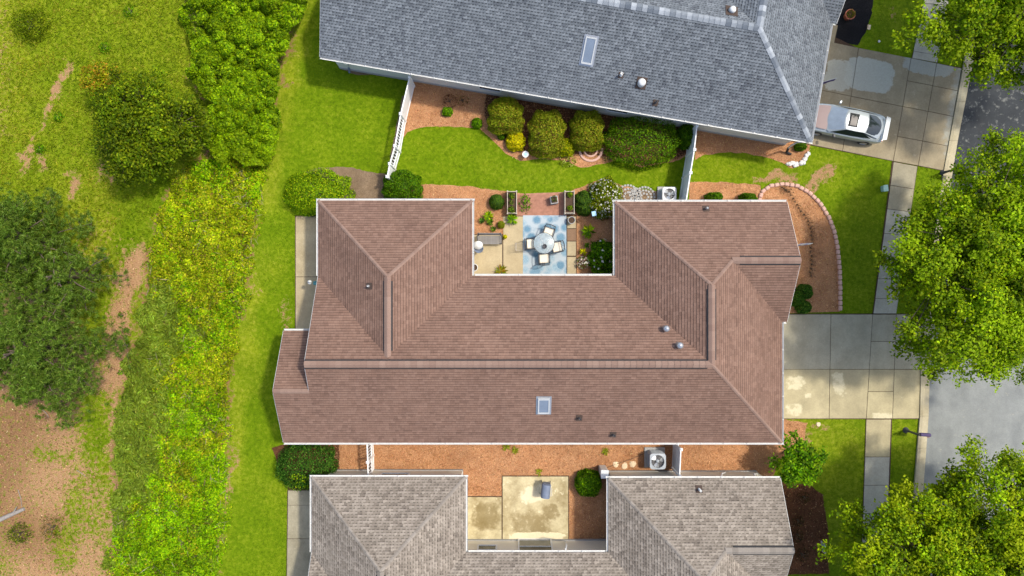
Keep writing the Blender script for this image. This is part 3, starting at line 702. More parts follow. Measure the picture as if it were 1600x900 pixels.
    gutter((WX1+.12, WY), (WX0-.12, WY), (0, 1)); gutter((WX0, WY), (WX0, YN), (-1, 0)); gutter((XW-.02, SGN), (XWW, SGN), (0, 1))
    def rake(a, c2, out, fi):
        F = FACES[fi]; za, zc = face_z(F, *a), face_z(F, *c2); o = Vector((*out, 0))*.03; vs = []
        for (q, z) in ((a, za), (c2, zc)):
            for (u, dz) in ((.001, -.03), (1, -.03), (1, -.2), (.001, -.2)): vs.append((q[0]+o.x*u, q[1]+o.y*u, z+dz))
        bm = MB(); bm.add(vs, [(0, 1, 5, 4), (1, 2, 6, 5), (2, 3, 7, 6), (0, 1, 2, 3), (4, 5, 6, 7)]); bm.build('rake_board', M['white_trim'], root)
    rake((XWW, YS), (XWW, SGY), (-1, 0), 0); rake((XWW, SGN), (XWW, SGY), (-1, 0), 1); rake((XW, SGY), (XW, YR), (-1, 0), 0); rake((XW, YN), (XW, YR), (-1, 0), 2)
    rake((GX, GS), (GX, GY), (1, 0), 9); rake((GX, EY), (GX, GY), (1, 0), 6)
    # walls
    o = .36; out = [(XWW+.3, YS+o), (EX1-o, YS+o), (EX1-o, GS+o), (GX-.3, GS+o), (GX-.3, EY-o), (EX0+o, EY-o), (EX0+o, YN-o), (WX1-o, YN-o), (WX1-o, WY-o), (WX0+o, WY-o), (WX0+o, SGN-o), (XWW+.3, SGN-o)]
    b = MB()
    for a, c2 in zip(out, out[1:]+out[:1]): b.add([(*a, 0), (*c2, 0), (*c2, ZE), (*a, ZE)], [(0, 1, 2, 3)])
    x = XWW+.3; b.add([(x, YS+o, ZE), (x, SGN-o, ZE), (x, SGY, SGZ-.15)], [(0, 1, 2)])
    x = WX0+.3; b.add([(x, YS+2.2, ZE), (x, YN-o, ZE), (x, YR, ZR-.15)], [(0, 1, 2)])
    x = GX-.3; b.add([(x, GS+o, ZE), (x, EY-o, ZE), (x, GY, GZ-.15)], [(0, 1, 2)])
    b.build('wall', M[wall_mat], root)
    b = MB()
    for a, c2 in zip(out, out[1:]+out[:1]):
        a, c2 = Vector((*a, 0)), Vector((*c2, 0)); d = (c2-a).normalized(); nrm = Vector((d.y, -d.x, 0)); m = (a+c2)/2+nrm*.01
        b.box(m.x, m.y, .12, (c2-a).length+.02, .04, .24, math.atan2(d.y, d.x))
    b.build('foundation', M['grey_stone'], root)
    def window(x, y, nx, ny, wd, z0, z1, door=False):
        rz_ = math.atan2(ny, nx)-math.pi/2; e = Vector((math.cos(rz_), math.sin(rz_), 0)); nn = Vector((nx, ny, 0)); c = Vector((x, y, 0)); bm = MB()
        for s_ in (-1, 1): q = c+e*(s_*wd/2)+nn*.03; bm.box(q.x, q.y, (z0+z1)/2, .09, .06, z1-z0, rz_)
        for z in (z0-.045, (z0+z1)/2, z1+.045): q = c+nn*.03; bm.box(q.x, q.y, z, wd+.09, .06 if z != (z0+z1)/2 else .04, .09 if z != (z0+z1)/2 else .05, rz_)
        f = bm.build('door' if door else 'window', M['white_trim'], root); q = c+nn*.012
        bm = MB(); bm.box(q.x, q.y, (z0+z1)/2, wd-.09, .02, z1-z0-.02, rz_); bm.build('pane', M['glass'], f)
    window(-1.0, YN-o, 0, 1, 1.0, 1.0, 2.2); window(1.6, YN-o, 0, 1, 1.8, .08, 2.15, True); window(WX1-o, 2.6, 1, 0, 1.2, .9, 2.2)
    window(-6, WY-o, 0, 1, 1.5, .9, 2.2); window(-3, YS+o, 0, -1, 1.2, .9, 2.2); window(4, YS+o, 0, -1, 1.2, .9, 2.2); window(GX-.3, 1.4, 1, 0, 1.6, .8, 2.2)
    # garage door of stacked panels
    g = MB(); g.box(EX1-o+.02, -4.6, 1.1, .04, 4.9, 2.2); gd = g.build('garage_door', M['white_trim'], root)
    for i in range(4):
        pm = MB(); pm.bbox(0, 0, .25, .05, 4.8, .5, 0, .012); pm.build('panel', M['white_vinyl'], gd, (EX1-o+.055, -4.6, .04+i*.54))
    return root, roof, MW
def pipe_vent(roof, MW, px, py, r, h, mat, flash=None, name='vent_pipe', dome=False):
    p, F = roof_hit(px, py, MW); b = MB()
    dx, dy = F[0]; b.smooth = False
    if flash:
        fm = MB(); fm.add([(u*flash+0, v*flash, PT*(u*dx+v*dy)*flash+.035) for u, v in ((-1, -1), (1, -1), (1, 1), (-1, 1))]+[(u*flash, v*flash, PT*(u*dx+v*dy)*flash-.01) for u, v in ((-1, -1), (1, -1), (1, 1), (-1, 1))], [(0, 1, 2, 3), (0, 1, 5, 4), (1, 2, 6, 5), (2, 3, 7, 6), (3, 0, 4, 7)])
    if dome: b.lathe([(r, -.1), (r, h*.5), (r*1.02, h*.55), (r*.85, h*.85), (r*.45, h), (.001, h*1.04)], n=18)
    else:
        b.lathe([(r, -.12), (r, h), (r*.75, h), (r*.7, h-.08), (.001, h-.08)], n=14)
    o = b.build(name, M[mat], roof, p)
    if flash: fm.build('flashing', M['roof_deck'], roof, p)
def cap_vent(roof, MW, px, py, mat='metal_grey'):
    p, F = roof_hit(px, py, MW); b = MB()
    b.lathe([(.16, -.12), (.13, .12), (.09, .2), (.09, .34)], n=14); b.lathe([(.001, .46), (.1, .43), (.17, .36), (.17, .33), (.001, .36)], n=14); b.lathe([(.12, .26), (.06, .27), (.001, .27)], n=12)
    b.build('flue_vent', M[mat], roof, p)
def skylight(roof, MW, px, py, wx, ly, rz=0):
    p, F = roof_hit(px, py, MW); dx, dy = F[0]
    up = Vector((dx, dy, PT)).normalized(); e = Vector((dy, -dx, 0)); n = e.cross(up); n = n if n.z > 0 else -n
    def frame(a0, a1, c0, c1, z0, z1):
        b = MB(); vs = []
        for z in (z0, z1):
            for a, c in ((a0, c0), (a1, c0), (a1, c1), (a0, c1)): vs.append(p+e*a+up*c+n*z)
        b.add(vs, [(3, 2, 1, 0), (4, 5, 6, 7), (0, 1, 5, 4), (1, 2, 6, 5), (2, 3, 7, 6), (3, 0, 4, 7)]); return b
    f = frame(-wx/2-.09, wx/2+.09, -ly/2-.1, ly/2+.1, -.02, .035).build('skylight', M['metal_grey'], roof)
    b = MB()
    for a0, a1, c0, c1 in ((-wx/2, -wx/2+.06, -ly/2, ly/2), (wx/2-.06, wx/2, -ly/2, ly/2), (-wx/2+.06, wx/2-.06, -ly/2, -ly/2+.09), (-wx/2+.06, wx/2-.06, ly/2-.06, ly/2)):
        g = frame(a0, a1, c0, c1, .036, .14); b.add(g.v, g.f)
    b2 = b.build('skylight_frame', M['ac_grey' if False else 'fan_frame'], roof)
    frame(-wx/2+.06, wx/2-.06, -ly/2+.09, ly/2-.06, .06, .12).build('skylight_pane', M['skylight_glass'], roof)

def downspout(root, pts, mat='white_trim', r=.045):
    b = MB(); b.path([Vector(p) for p in pts], r, n=6); return b.build('downspout', M[mat], root)

h1, roof1, MW1 = house('long brown shingled house with two courtyard wings in the middle', (0, 0, 0), 0, 'brown', 'siding', None, True)
skylight(roof1, MW1, 849.5, 633, .58, .92)
cap_vent(roof1, MW1, 1039, 513); cap_vent(roof1, MW1, 1060, 539)
for q in ((905, 653), (958, 679), (577, 447), (1103, 326)): pipe_vent(roof1, MW1, q[0], q[1], .055, .34, 'dark_metal' if q[0] < 1000 and q[0] > 600 else 'metal_grey', .16)

a9 = math.atan2(-4.3, 24.88)
R = Matrix.Rotation(a9, 4, 'Z'); t2 = Vector((15.46, 7.56, 0))-(R @ Vector((EX1, YS, 0)))
h2, roof2, MW2 = house('blue grey shingled house set at an angle with white gutters', t2, a9, 'grey', 'siding_grey', None, False)
skylight(roof2, MW2, 920, 79, .55, 1.3)
pipe_vent(roof2, MW2, 1002, 130, .2, .3, 'white_trim', .26, 'dome_vent', True); pipe_vent(roof2, MW2, 1143, 17, .17, .3, 'white_trim', .3, 'dome_vent', True)
pipe_vent(roof2, MW2, 970, 118, .07, .36, 'white_trim', .13); pipe_vent(roof2, MW2, 1024, 161, .055, .34, 'dark_metal', .14)

t3 = Vector((-.34, -14.3, 0))
h3, roof3, MW3 = house('weathered taupe shingled house with a walled courtyard at the bottom', t3, 0, 'taupe', 'siding', None, True)
pipe_vent(roof3, MW3, 1092, 764, .06, .38, 'white_trim', .17)
# downspouts in house coordinates
inv2 = MW2.inverted(); inv3 = MW3.inverted(); L2 = lambda px, py, z: inv2 @ W(px, py, z); L3 = lambda px, py, z: inv3 @ W(px, py, z)
downspout(h2, [L2(1264, 221, 2.7), L2(1246, 222, 2.5), L2(1235, 228, 1.6), L2(1232, 231, .5)])
downspout(h2, [L2(1232, 231, .55), L2(1229, 238, .12), L2(1236, 241, .09)], 'black_rubber', .07)
downspout(h2, [L2(536, 97, 2.7), L2(541, 100, 2.4), L2(545, 104, .5)]); downspout(h2, [L2(545, 104, .5), L2(546, 113, .1)], 'cover_blue', .07)
downspout(h2, [L2(528, 95, 2.7), L2(534, 98, 2.3)])
downspout(h3, [L3(722, 747, 2.7), L3(719, 744, 2.3), L3(721, 741, .3)]); downspout(h3, [L3(1127, 745, 2.7), L3(1128, 740, 2.0), L3(1134, 738, .3)]); downspout(h3, [L3(1180, 745, 2.7), L3(1178, 741, 2.1), L3(1184, 740, .4)])
downspout(h3, [L3(884, 858, 2.7), L3(885, 852, 2.2), L3(883, 846, .2)])

# ------------------------------------------------------------------ vegetation
def G(r, g, b, k=.7):
    a = A(r, g, b, k*1.2); f = 1.42 if r < .82*g else 1.08; return (a[0]*f, a[1]*1.06, a[2]*.55)
C_LIME = [(4, G(120, 170, 14)), (3, G(92, 146, 10)), (2, G(160, 198, 30)), (2, G(62, 108, 10))]
C_OLIVE = [(4, G(128, 148, 34)), (3, G(104, 128, 26)), (3, G(164, 170, 64)), (1, G(170, 144, 66))]
C_DARK = [(4, G(60, 110, 12)), (3, G(76, 130, 16)), (2, G(100, 152, 24)), (2, G(44, 84, 10))]
C_DEEP = [(4, G(44, 96, 34)), (3, G(56, 114, 40)), (3, G(90, 142, 66)), (2, G(32, 72, 26))]
C_BRIGHT = [(4, G(74, 134, 8)), (3, G(96, 158, 10)), (2, G(124, 182, 20)), (2, G(50, 100, 6))]
C_YELLOW = [(4, G(200, 190, 10, .8)), (3, G(170, 170, 10, .8)), (2, G(222, 208, 40, .8)), (1, G(130, 140, 10))]
C_BLUEG = [(4, G(66, 112, 44)), (3, G(54, 94, 46)), (2, G(96, 140, 40)), (1, G(40, 76, 36))]
C_VARIEG = [(4, G(110, 140, 30)), (3, G(210, 214, 150, .8)), (3, G(150, 170, 60)), (2, G(70, 104, 20))]
C_WHITE = [(1, (.72, .72, .66)), (1, (.66, .62, .6))]
C_PINK = [(2, (.72, .6, .58)), (1, (.72, .7, .66))]

def shell_pts(n, rx, ry, rz, boxy=2.6, jit=.1, lump=.08, seed=0, full=False):
    """points and normals on the upper part of a lumpy super-ellipsoid whose foot is at z=0"""
    u = rng.normal(size=(n, 3)); u /= np.linalg.norm(u, axis=1, keepdims=True)
    if not full: u[:, 2] = np.abs(u[:, 2])*1.0-.12*(rng.random(n) < .25)
    k = (np.abs(u)**boxy).sum(1)**(-1/boxy); L = lump*np.sin(u[:, 0]*7+seed)*np.cos(u[:, 1]*6+seed*2)+lump*np.sin(u[:, 1]*11+u[:, 2]*9+seed)
    r = k*(1+L)*(1-np.abs(rng.normal(0, jit, n)))
    P = u*r[:, None]*np.array([rx, ry, rz]); N = u/np.array([rx, ry, rz])
    P[:, 2] += .06; P[:, 2] = np.maximum(P[:, 2], .03)
    return P, N/np.linalg.norm(N, axis=1, keepdims=True)
def shrub(label, px, py, rx, ry, h, cols, leaf=.09, n=None, boxy=2.6, cat='shrub', name='shrub', group=None, width=.55, extra=None, loose=.55, jit=.1, lump=.06):
    c = W(px, py, h*.6); sc = (H-h*.6)/H/S; rx *= sc; ry *= sc
    root = empty(name, (c.x, c.y, 0), 0, label, cat, group)
    if n is None: n = int(min(9000, max(160, 6.5*(rx*ry*3.1+2*(rx+ry)*h*.8)/(leaf*leaf*width))))
    P, N = shell_pts(n, rx, ry, h, boxy, jit, lump, random.random()*6)
    N2 = N+rng.normal(0, loose, (n, 3)); N2[:, 2] += .25
    C = pick(cols, n)*(.9+.22*vnoise(P[:, 0], P[:, 1], .35, int(px)))[:, None]
    mobj('foliage', leaf_mesh('foliage', P, N2, leaf*rng.uniform(.7, 1.3, n), width, C), root)
    b = MB()
    for k in range(4): a = k*1.6+.4; b.path([(0, 0, 0), (.12*rx*math.cos(a), .12*ry*math.sin(a), h*.4), (.5*rx*math.cos(a), .5*ry*math.sin(a), h*.75)], .03, .012, 5)
    b.build('stem', M['bark'], root)
    if extra:
        nm, ecols, m_, es, bias = extra
        P2, N3 = shell_pts(m_, rx*1.02, ry*1.02, h*1.04, boxy, .02, .06, 1)
        if bias: P2[:, 0] += bias[0]*rx*.0; keep = ((P2[:, 0]/rx-bias[0])**2+(P2[:, 1]/ry-bias[1])**2) < bias[2]**2; P2, N3 = P2[keep], N3[keep]
        if len(P2): tag(mobj(nm, leaf_mesh(nm, P2, N3+rng.normal(0, .4, P2.shape), es*rng.uniform(.7, 1.3, len(P2)), .8, pick(ecols, len(P2), .08)), root), kind='stuff')
    return root
def rosette(label, px, py, r, h, cols, n=40, width=.22, cat='plant', name='garden_plant', group=None, flowers=None):
    c = W(px, py, h*.4); r = r/S; root = empty(name, (c.x, c.y, 0), 0, label, cat, group)
    a = rng.uniform(0, 2*math.pi, n); rr = r*rng.uniform(.3, .75, n); z = h*rng.uniform(.35, 1, n)
    T = np.stack([np.cos(a), np.sin(a), rng.uniform(-.2, .6, n)], 1); P = np.stack([np.cos(a)*rr, np.sin(a)*rr, z], 1)
    N = np.stack([-np.cos(a)*.5, -np.sin(a)*.5, np.ones(n)], 1)+rng.normal(0, .25, (n, 3))
    mobj('foliage', leaf_mesh('foliage', P, N, r*rng.uniform(.7, 1.1, n), width, pick(cols, n), T), root)
    b = MB(); b.path([(0, 0, 0), (.01, .01, h*.7)], .015, .008, 5); b.build('stem', M['bark'], root)
    if flowers:
        m_ = flowers[1]; P = np.stack([rng.normal(0, r*.45, m_), rng.normal(0, r*.45, m_), h*rng.uniform(.9, 1.15, m_)], 1)
        P = np.repeat(P, 6, 0)+rng.normal(0, .025, (m_*6, 3))
        mobj('flowers', leaf_mesh('flowers', P, rng.normal(0, .5, P.shape)+np.array([0, 0, 1]), .09, .8, pick(flowers[0], len(P), .08)), root)
    return root

def tree(label, base, crown, radii, cols, nclus, per, leaf, group=None, seed=1, cr=(.45, .8), flat=.5, lobes=.2, trunk_r=.16, width=.62, name='tree', bright=None, shell=.45, bark='bark'):
    """trunk with limbs reaching every leaf clump; clumps fill an uneven crown"""
    rs = np.random.default_rng(seed); base = Vector(base); cz = Vector(crown)-base
    root = empty(name, base, 0, label, 'tree', group); rx, ry, rz = radii
    u = rs.normal(size=(nclus, 3)); u /= np.linalg.norm(u, axis=1, keepdims=True); u[:, 2] = np.where(u[:, 2] < -.35, -u[:, 2], u[:, 2])
    az = np.arctan2(u[:, 1], u[:, 0])
    mod = 1+lobes*np.sin(az*3+seed)+lobes*.7*np.sin(az*5+seed*2.3)+lobes*.5*np.sin(az*9+seed*1.7)+rs.normal(0, .05, nclus)
    r = rs.random(nclus)**shell*mod
    CP = u*r[:, None]*np.array([rx, ry, rz])+np.array(cz)
    b = MB(); tp = cz*1.0; tp.z = cz.z-rz*.35; k = Vector((tp.x*.3+.05, tp.y*.3-.04, tp.z*.5))
    b.path([Vector((0, 0, 0)), Vector((k.x*.4, k.y*.4, k.z*.3)), k, tp], trunk_r*1.15, trunk_r*.7, 9)
    nl = 9; ends = []
    for i in range(nl):
        a = 2*math.pi*i/nl+rs.uniform(-.3, .3); el = rs.uniform(.1, .9)
        e = Vector((math.cos(a)*rx*.6*math.cos(el), math.sin(a)*ry*.6*math.cos(el), rz*.55*math.sin(el)))+cz
        st = tp.lerp(k, rs.uniform(0, .5)); mid = st.lerp(e, .5)+Vector((0, 0, .25*rz*.4)); b.path([st, mid, e], trunk_r*.5, trunk_r*.16, 6)
        ends += [mid.lerp(e, t) for t in (0, .5, 1)]
    EN = np.array(ends)
    for p in CP:
        j = np.argmin(((EN-p)**2).sum(1)); e = Vector(EN[j]); q = Vector(p); m_ = e.lerp(q, .5)+Vector((0, 0, .08)); b.path([e, m_, q], trunk_r*.12, .008, 4)
    b.build('trunk', M[bark], root)
    n = nclus*per; ci = np.repeat(np.arange(nclus), per); rad = rs.uniform(cr[0], cr[1], nclus)[ci]
    d = rs.normal(size=(n, 3)); d /= np.linalg.norm(d, axis=1, keepdims=True); d *= (rs.random(n)**.45)[:, None]
    # each clump is made of a few sprays so that its outline is ragged
    d[:, :2] *= (1+.35*np.sin(np.arctan2(d[:, 1], d[:, 0])*5+ci*1.3))[:, None]
    P = CP[ci]+d*rad[:, None]*np.array([1, 1, flat])
    N = d*.6+rs.normal(0, .45, (n, 3)); N[:, 2] += .75
    tint = np.exp(rs.normal(-.04, .26, nclus))[ci]
    C = pick(cols, n, .16)*tint[:, None]
    if bright is not None:
        bc = np.array(bright); sel = (rs.random(nclus) < .28)[ci]; C[sel] = C[sel]*.35+bc*.65*np.exp(rs.normal(0, .15, (sel.sum(), 1)))
    P[:, 2] = np.maximum(P[:, 2], .15)
    mobj('crown', leaf_mesh('crown', P, N, leaf*rs.uniform(.65, 1.3, n), width, C), root)
    return root
C_OAK = [(4, G(108, 152, 8)), (3, G(92, 136, 6)), (3, G(130, 168, 14)), (2, G(72, 112, 6)), (1.5, G(160, 190, 24))]
tree('large leafy street tree spreading over the sidewalk opposite the brown house', (W(1424, 420).x, W(1424, 420).y, 0), (23.2, .6, 5.6), (5.3, 5.6, 2.6), C_OAK, 700, 210, .145, 'street trees', 3, lobes=.12, bright=G(150, 182, 26, .75), trunk_r=.2)
tree('large leafy street tree in the bottom right corner', (W(1410, 812).x, W(1410, 812).y, 0), (22.6, -13.7, 5.4), (6.6, 6.0, 2.6), C_OAK, 940, 210, .145, 'street trees', 11, lobes=.12, bright=G(150, 184, 26, .75), trunk_r=.2)
tree('dark leafy street tree in the top right corner', (W(1482, 66).x, W(1482, 66).y, 0), (24.6, 13.8, 5.4), (4.9, 4.7, 2.4), C_OAK, 460, 200, .145, 'street trees', 23, lobes=.14, bright=G(120, 160, 20, .7), trunk_r=.18)
c = W(1250, 722, 2.2)
tree('small bright green round tree at the corner of the taupe house', (c.x, c.y, 0), (c.x, c.y, 1.9), (1.32, 1.32, .95), C_BRIGHT, 62, 60, .17, None, 5, (.26, .38), .7, .04, .06, .5, name='small_tree')
c = W(228, 200, 2.6)
tree('dense dark green broadleaf tree in the meadow', (c.x, c.y, 0), (c.x, c.y, 2.5), (2.85, 2.75, 2.0), [(4, G(86, 122, 12)), (3, G(72, 108, 10)), (3, G(108, 138, 18)), (2, G(58, 90, 8)), (1, G(134, 156, 26))], 250, 140, .14, None, 8, (.35, .6), .7, .08, .14, shell=.36)
c = W(172, 132, 1.6)
tree('yellowing young tree beside the dense dark tree', (c.x, c.y, 0), (c.x, c.y, 2.1), (1.15, .95, .8), [(3, G(140, 158, 16)), (3, G(110, 136, 12)), (2, G(176, 160, 40)), (2, G(190, 150, 60))], 34, 55, .13, None, 9, (.25, .4), .7, .1, .05, name='small_tree')
c = W(292, 190, 1.4)
tree('small dull green tree between the dark tree and the thicket', (c.x, c.y, 0), (c.x, c.y, 1.5), (.95, 1.7, .9), [(4, G(80, 108, 18)), (3, G(62, 92, 14)), (2, G(108, 128, 30))], 50, 60, .13, None, 10, (.25, .42), .7, .1, .05, name='small_tree')

def pine(label, px, py, r, h, seed, ntuft):
    rs = np.random.default_rng(seed); c = W(px, py, h*.55); root = empty('pine_tree', (c.x, c.y, 0), 0, label, 'tree', 'pines at the meadow edge')
    b = MB(); b.path([(0, 0, 0), (.05, .03, h*.4), (0, 0, h*.75), (.05, -.05, h)], .18, .04, 8); tufts = []; dirs = []
    for k in range(22):
        z = h*(.25+.7*k/22); a = k*2.4+rs.uniform(-.3, .3); L = r*(1.05-.75*(k/22)**1.6)*rs.uniform(.75, 1.1)
        e = Vector((math.cos(a)*L, math.sin(a)*L, z+L*.12)); m_ = Vector((math.cos(a)*L*.5, math.sin(a)*L*.5, z+L*.14)); b.path([(0, 0, z), m_, e], .05, .012, 5)
        for j in range(int(ntuft/22)):
            t = rs.uniform(.25, 1.0); sp = rs.normal(0, .09*L+.12, 3); q = (m_.lerp(e, (t-.5)*2) if t > .5 else Vector((0, 0, z)).lerp(m_, t*2))
            side = Vector((-math.sin(a), math.cos(a), 0)); o = side*float(rs.normal(0, .2*L*(1.1-.5*t)))
            p = q+o+Vector((0, 0, float(sp[2])*.5)); tufts.append(p); dirs.append((e-m_).normalized()*.6+o*.4+Vector((0, 0, .5)))
            if j % 3 == 0: b.path([q, p], .009, .004, 3)
    b.build('trunk', M['bark'], root)
    per = 30; n = len(tufts)*per; ci = np.repeat(np.arange(len(tufts)), per); TP = np.array(tufts); TD = np.array(dirs)
    T = rs.normal(0, .75, (n, 3))+TD[ci]; T /= np.linalg.norm(T, axis=1, keepdims=True); L = rs.uniform(.14, .26, n)
    P = TP[ci]+T*L[:, None]*.5
    C = pick([(4, G(88, 130, 56)), (3, G(74, 116, 50)), (2, G(110, 148, 76)), (1, G(130, 158, 104))], n, .15)*np.exp(rs.normal(0, .14, len(tufts)))[ci][:, None]
    mobj('crown', leaf_mesh('crown', P, rs.normal(size=(n, 3)), L, .14, C, T, fold=.02), root)
pine('tall pine at the left edge above the other pine', 22, 372, 3.4, 5.6, 4, 1700); pine('broad pine at the left edge with sandy ground below it', 64, 545, 4.1, 5.8, 6, 2500)
pine('sparse pine branch tips beside the meadow track at the left edge', 112, 432, 2.4, 4.4, 16, 420)

# clipped and garden shrubs
shrub('oval bright lime hedge bush at the northwest corner of the brown house', 495, 300, 54, 37, 1.3, C_LIME, .085, boxy=2.6, loose=.45)
shrub('dark green rounded shrub at the lower end of the picket fence', 627, 291, 31, 26, 1.3, C_DARK, .09)
shrub('large dark shrub with a bright patch below the brown house southwest corner', 475, 731, 46, 36, 1.5, C_DEEP, .09, boxy=2.8, extra=('new_growth', C_LIME, 1500, .09, (-.05, -.6, .5)))
shrub('leftmost of three clipped olive shrubs by the grey house', 790, 180, 28, 28, 1.5, C_OLIVE, .085, boxy=3.2, group='clipped olive shrubs', loose=.7)
shrub('middle and tallest of three clipped olive shrubs by the grey house', 855, 208, 29, 37, 1.6, C_OLIVE, .085, boxy=3.0, group='clipped olive shrubs', loose=.7)
shrub('rightmost of three clipped olive shrubs by the grey house', 918, 203, 26, 31, 1.5, C_OLIVE, .085, boxy=3.2, group='clipped olive shrubs', loose=.7)
shrub('wide dark green mounded hedge right of the olive shrubs', 1004, 218, 61, 42, 1.5, [(4, G(66, 116, 8)), (3, G(82, 136, 8)), (2, G(112, 160, 14)), (2, G(48, 88, 6))], .09, boxy=2.5, loose=.45)
shrub('dark narrow shrub squeezed against the white fence', 1074, 212, 13, 20, 1.1, C_DARK, .09)
shrub('golden yellow round shrub below the leftmost olive shrub', 806, 220, 15, 15, .7, C_YELLOW, .075)
shrub('yellow green shrub at the foot of the tallest olive shrub', 884, 230, 14, 14, .7, [(3, G(150, 160, 14)), (3, G(112, 132, 14)), (2, G(190, 190, 20, .8))], .075)
shrub('small variegated plant at the lawn edge beside the brick ring', 888, 251, 13, 9, .4, C_VARIEG, .1, 160)
shrub('tiny dark green plant between the yellow and olive shrubs', 783, 212, 6, 6, .3, C_DARK, .07)
shrub('low grey green plant right of the brick ring', 953, 248, 9, 7, .3, [(3, G(130, 130, 70)), (2, G(90, 104, 40))], .07, 110)
shrub('small purple leaved shrub in the straw near the picket fence', 702, 157, 11, 10, .5, [(3, G(92, 56, 58)), (2, G(64, 36, 44)), (1, G(120, 80, 70))], .07, 200)
shrub('sparse brownish shrub beside the purple leaved one', 722, 156, 10, 8, .4, [(3, G(104, 84, 40)), (2, G(80, 80, 34))], .07, 90)
shrub('small bright green tuft in the straw below the purple shrub', 699, 174, 8, 7, .4, C_BRIGHT, .08)
shrub('small green shrub at the top edge of the oval lawn', 745, 192, 8, 8, .4, C_BRIGHT, .08)
shrub('round blue green ball shrub left of the first planter', 776, 315, 12, 12, .7, C_BLUEG, .06, boxy=2.0, loose=.35)
shrub('round feathery green shrub right of the second planter', 914, 316, 17, 20, .9, C_BLUEG, .06, boxy=2.1, loose=.5)
shrub('white flowered variegated shrub at the courtyard corner', 947, 309, 26, 30, 1.2, [(4, G(120, 140, 20)), (3, G(90, 118, 16)), (2, G(160, 170, 50)), (1, G(60, 88, 14))], .09, loose=.8, jit=.15, lump=.12, extra=('flowers', C_WHITE, 420, .1, None))
shrub('large glossy shrub with white blooms in the courtyard corner', 942, 402, 20, 27, 1.2, C_BRIGHT+[(4, G(50, 98, 10))], .12, loose=.7, jit=.14, lump=.12, extra=('flowers', C_WHITE, 26, .17, None))
shrub('small shrub of pale pink blossom in the courtyard bed', 912, 410, 10, 9, .6, C_BRIGHT, .09, 120, extra=('flowers', C_PINK, 70, .12, None))
rosette('lime hosta in the courtyard bed beside the brown mat', 919, 362, 11, .4, C_LIME, 60, .3)
rosette('small yellow flowered plant beside the pink blossom', 911, 394, 6, .35, C_YELLOW, 40, .4)
rosette('tiny dark green plant in the middle of the courtyard bed', 917, 383, 5, .3, C_DARK, 30, .4)
rosette('yellow green leafy plant left of the bench end', 763, 338, 8, .5, C_LIME, 50, .32)
rosette('dark small plant left of the yellow green leafy plant', 753, 345, 5, .3, C_DEEP, 30, .35)
rosette('low dark plant below the yellow green leafy plant', 766, 347, 6, .3, C_DARK, 34, .35)
shrub('little round olive shrub behind the bench', 783, 351, 5.5, 5.5, .4, C_OLIVE, .06)
rosette('tiny plant close behind the bench back', 771, 358, 5, .3, C_DARK, 26, .35)
rosette('leafy plant at the patio corner below the first planter', 801, 343, 9, .45, C_BRIGHT, 50, .35)
shrub('leafy green plant between the first planter and the brick paving', 821, 317, 9, 14, .6, C_BRIGHT, .11, 190, loose=.8, jit=.16, lump=.15)
rosette('weedy sprout at the roof edge of the courtyard patio', 783, 424, 11, .25, [(2, G(120, 130, 30)), (1, G(150, 120, 40))], 40, .2)
shrub('dark clipped shrub at the left behind the front wing roof', 1117, 309, 13, 9, .8, C_DARK, .08)
shrub('dark clipped shrub at the right behind the front wing roof', 1170, 310, 13, 9, .8, C_DARK, .08)
shrub('topmost of three dark shrubs by the driveway bed', 1259, 456, 11, 12, .8, C_DEEP, .075, group='dark shrubs by the driveway bed')
shrub('leftmost of three dark shrubs by the driveway bed', 1247, 467, 10, 12, .8, C_DEEP, .075, group='dark shrubs by the driveway bed')
shrub('bottom of three dark shrubs by the driveway bed', 1257, 480, 11, 10, .8, C_DEEP, .075, group='dark shrubs by the driveway bed')
shrub('round green bush right of the stained courtyard patio', 920, 757, 20, 20, 1.1, C_DARK+C_BRIGHT, .09)
shrub('small dark shrub beside the black drain pipe', 1252, 229, 9, 6, .5, C_DARK, .08)
for i, (x, y, r, l) in enumerate(((1258, 778, 8, 'first'), (1249, 815, 8, 'second'), (1248, 838, 9, 'third'), (1255, 868, 10, 'fourth'))):
    shrub('dark sparse shrub along the taupe house front, %s from the round tree' % l, x, y, r, r, .6, [(3, G(44, 40, 24)), (2, G(60, 58, 26)), (1, G(72, 52, 40))], .08, 130, group='sparse shrubs along the taupe house front')
shrub('scrubby olive bush in the sandy corner near the fallen log', 78, 826, 16, 20, .8, [(3, G(110, 106, 50)), (2, G(86, 90, 36)), (1, G(140, 110, 70))], .09, 260, loose=.9, jit=.25, lump=.2)
shrub('leafy scrub at the bottom left beside the fallen log', 26, 836, 16, 16, .9, [(3, G(84, 110, 26)), (2, G(130, 140, 50)), (2, G(60, 84, 30))], .11, 420, loose=.8, jit=.2, lump=.15)
shrub('round bush at the top left edge of the meadow', 42, 36, 24, 26, 1.0, [(3, G(92, 120, 14)), (3, G(70, 100, 10)), (2, G(124, 146, 20))], .1, 1500, loose=.8, jit=.2, lump=.16)
for i, (x, y, r, l) in enumerate(((203, 17, 12, 'at the top edge'), (163, 74, 9, 'above the yellowing tree'), (90, 183, 8, 'beside the worn track'), (62, 232, 8, 'at the lower end of the worn track'))):
    shrub('small green weed clump in the meadow '+l, x, y, r, r, .35, C_BRIGHT, .1, 130, group='weed clumps in the meadow', name='weed_clump', cat='weed', loose=.8, jit=.25)
for i, (x, y, r, l) in enumerate(((190, 493, 7, 'beside the sandy path'), (196, 516, 5, 'on the sandy path'), (199, 538, 5, 'low on the sandy path'), (188, 582, 5, 'at the lower end of the sandy path'))):
    shrub('small green weed tuft '+l, x, y, r, r*.8, .25, C_BRIGHT, .09, 60, group='weed tufts on the sandy path', name='weed_clump', cat='weed', loose=.8, jit=.25)
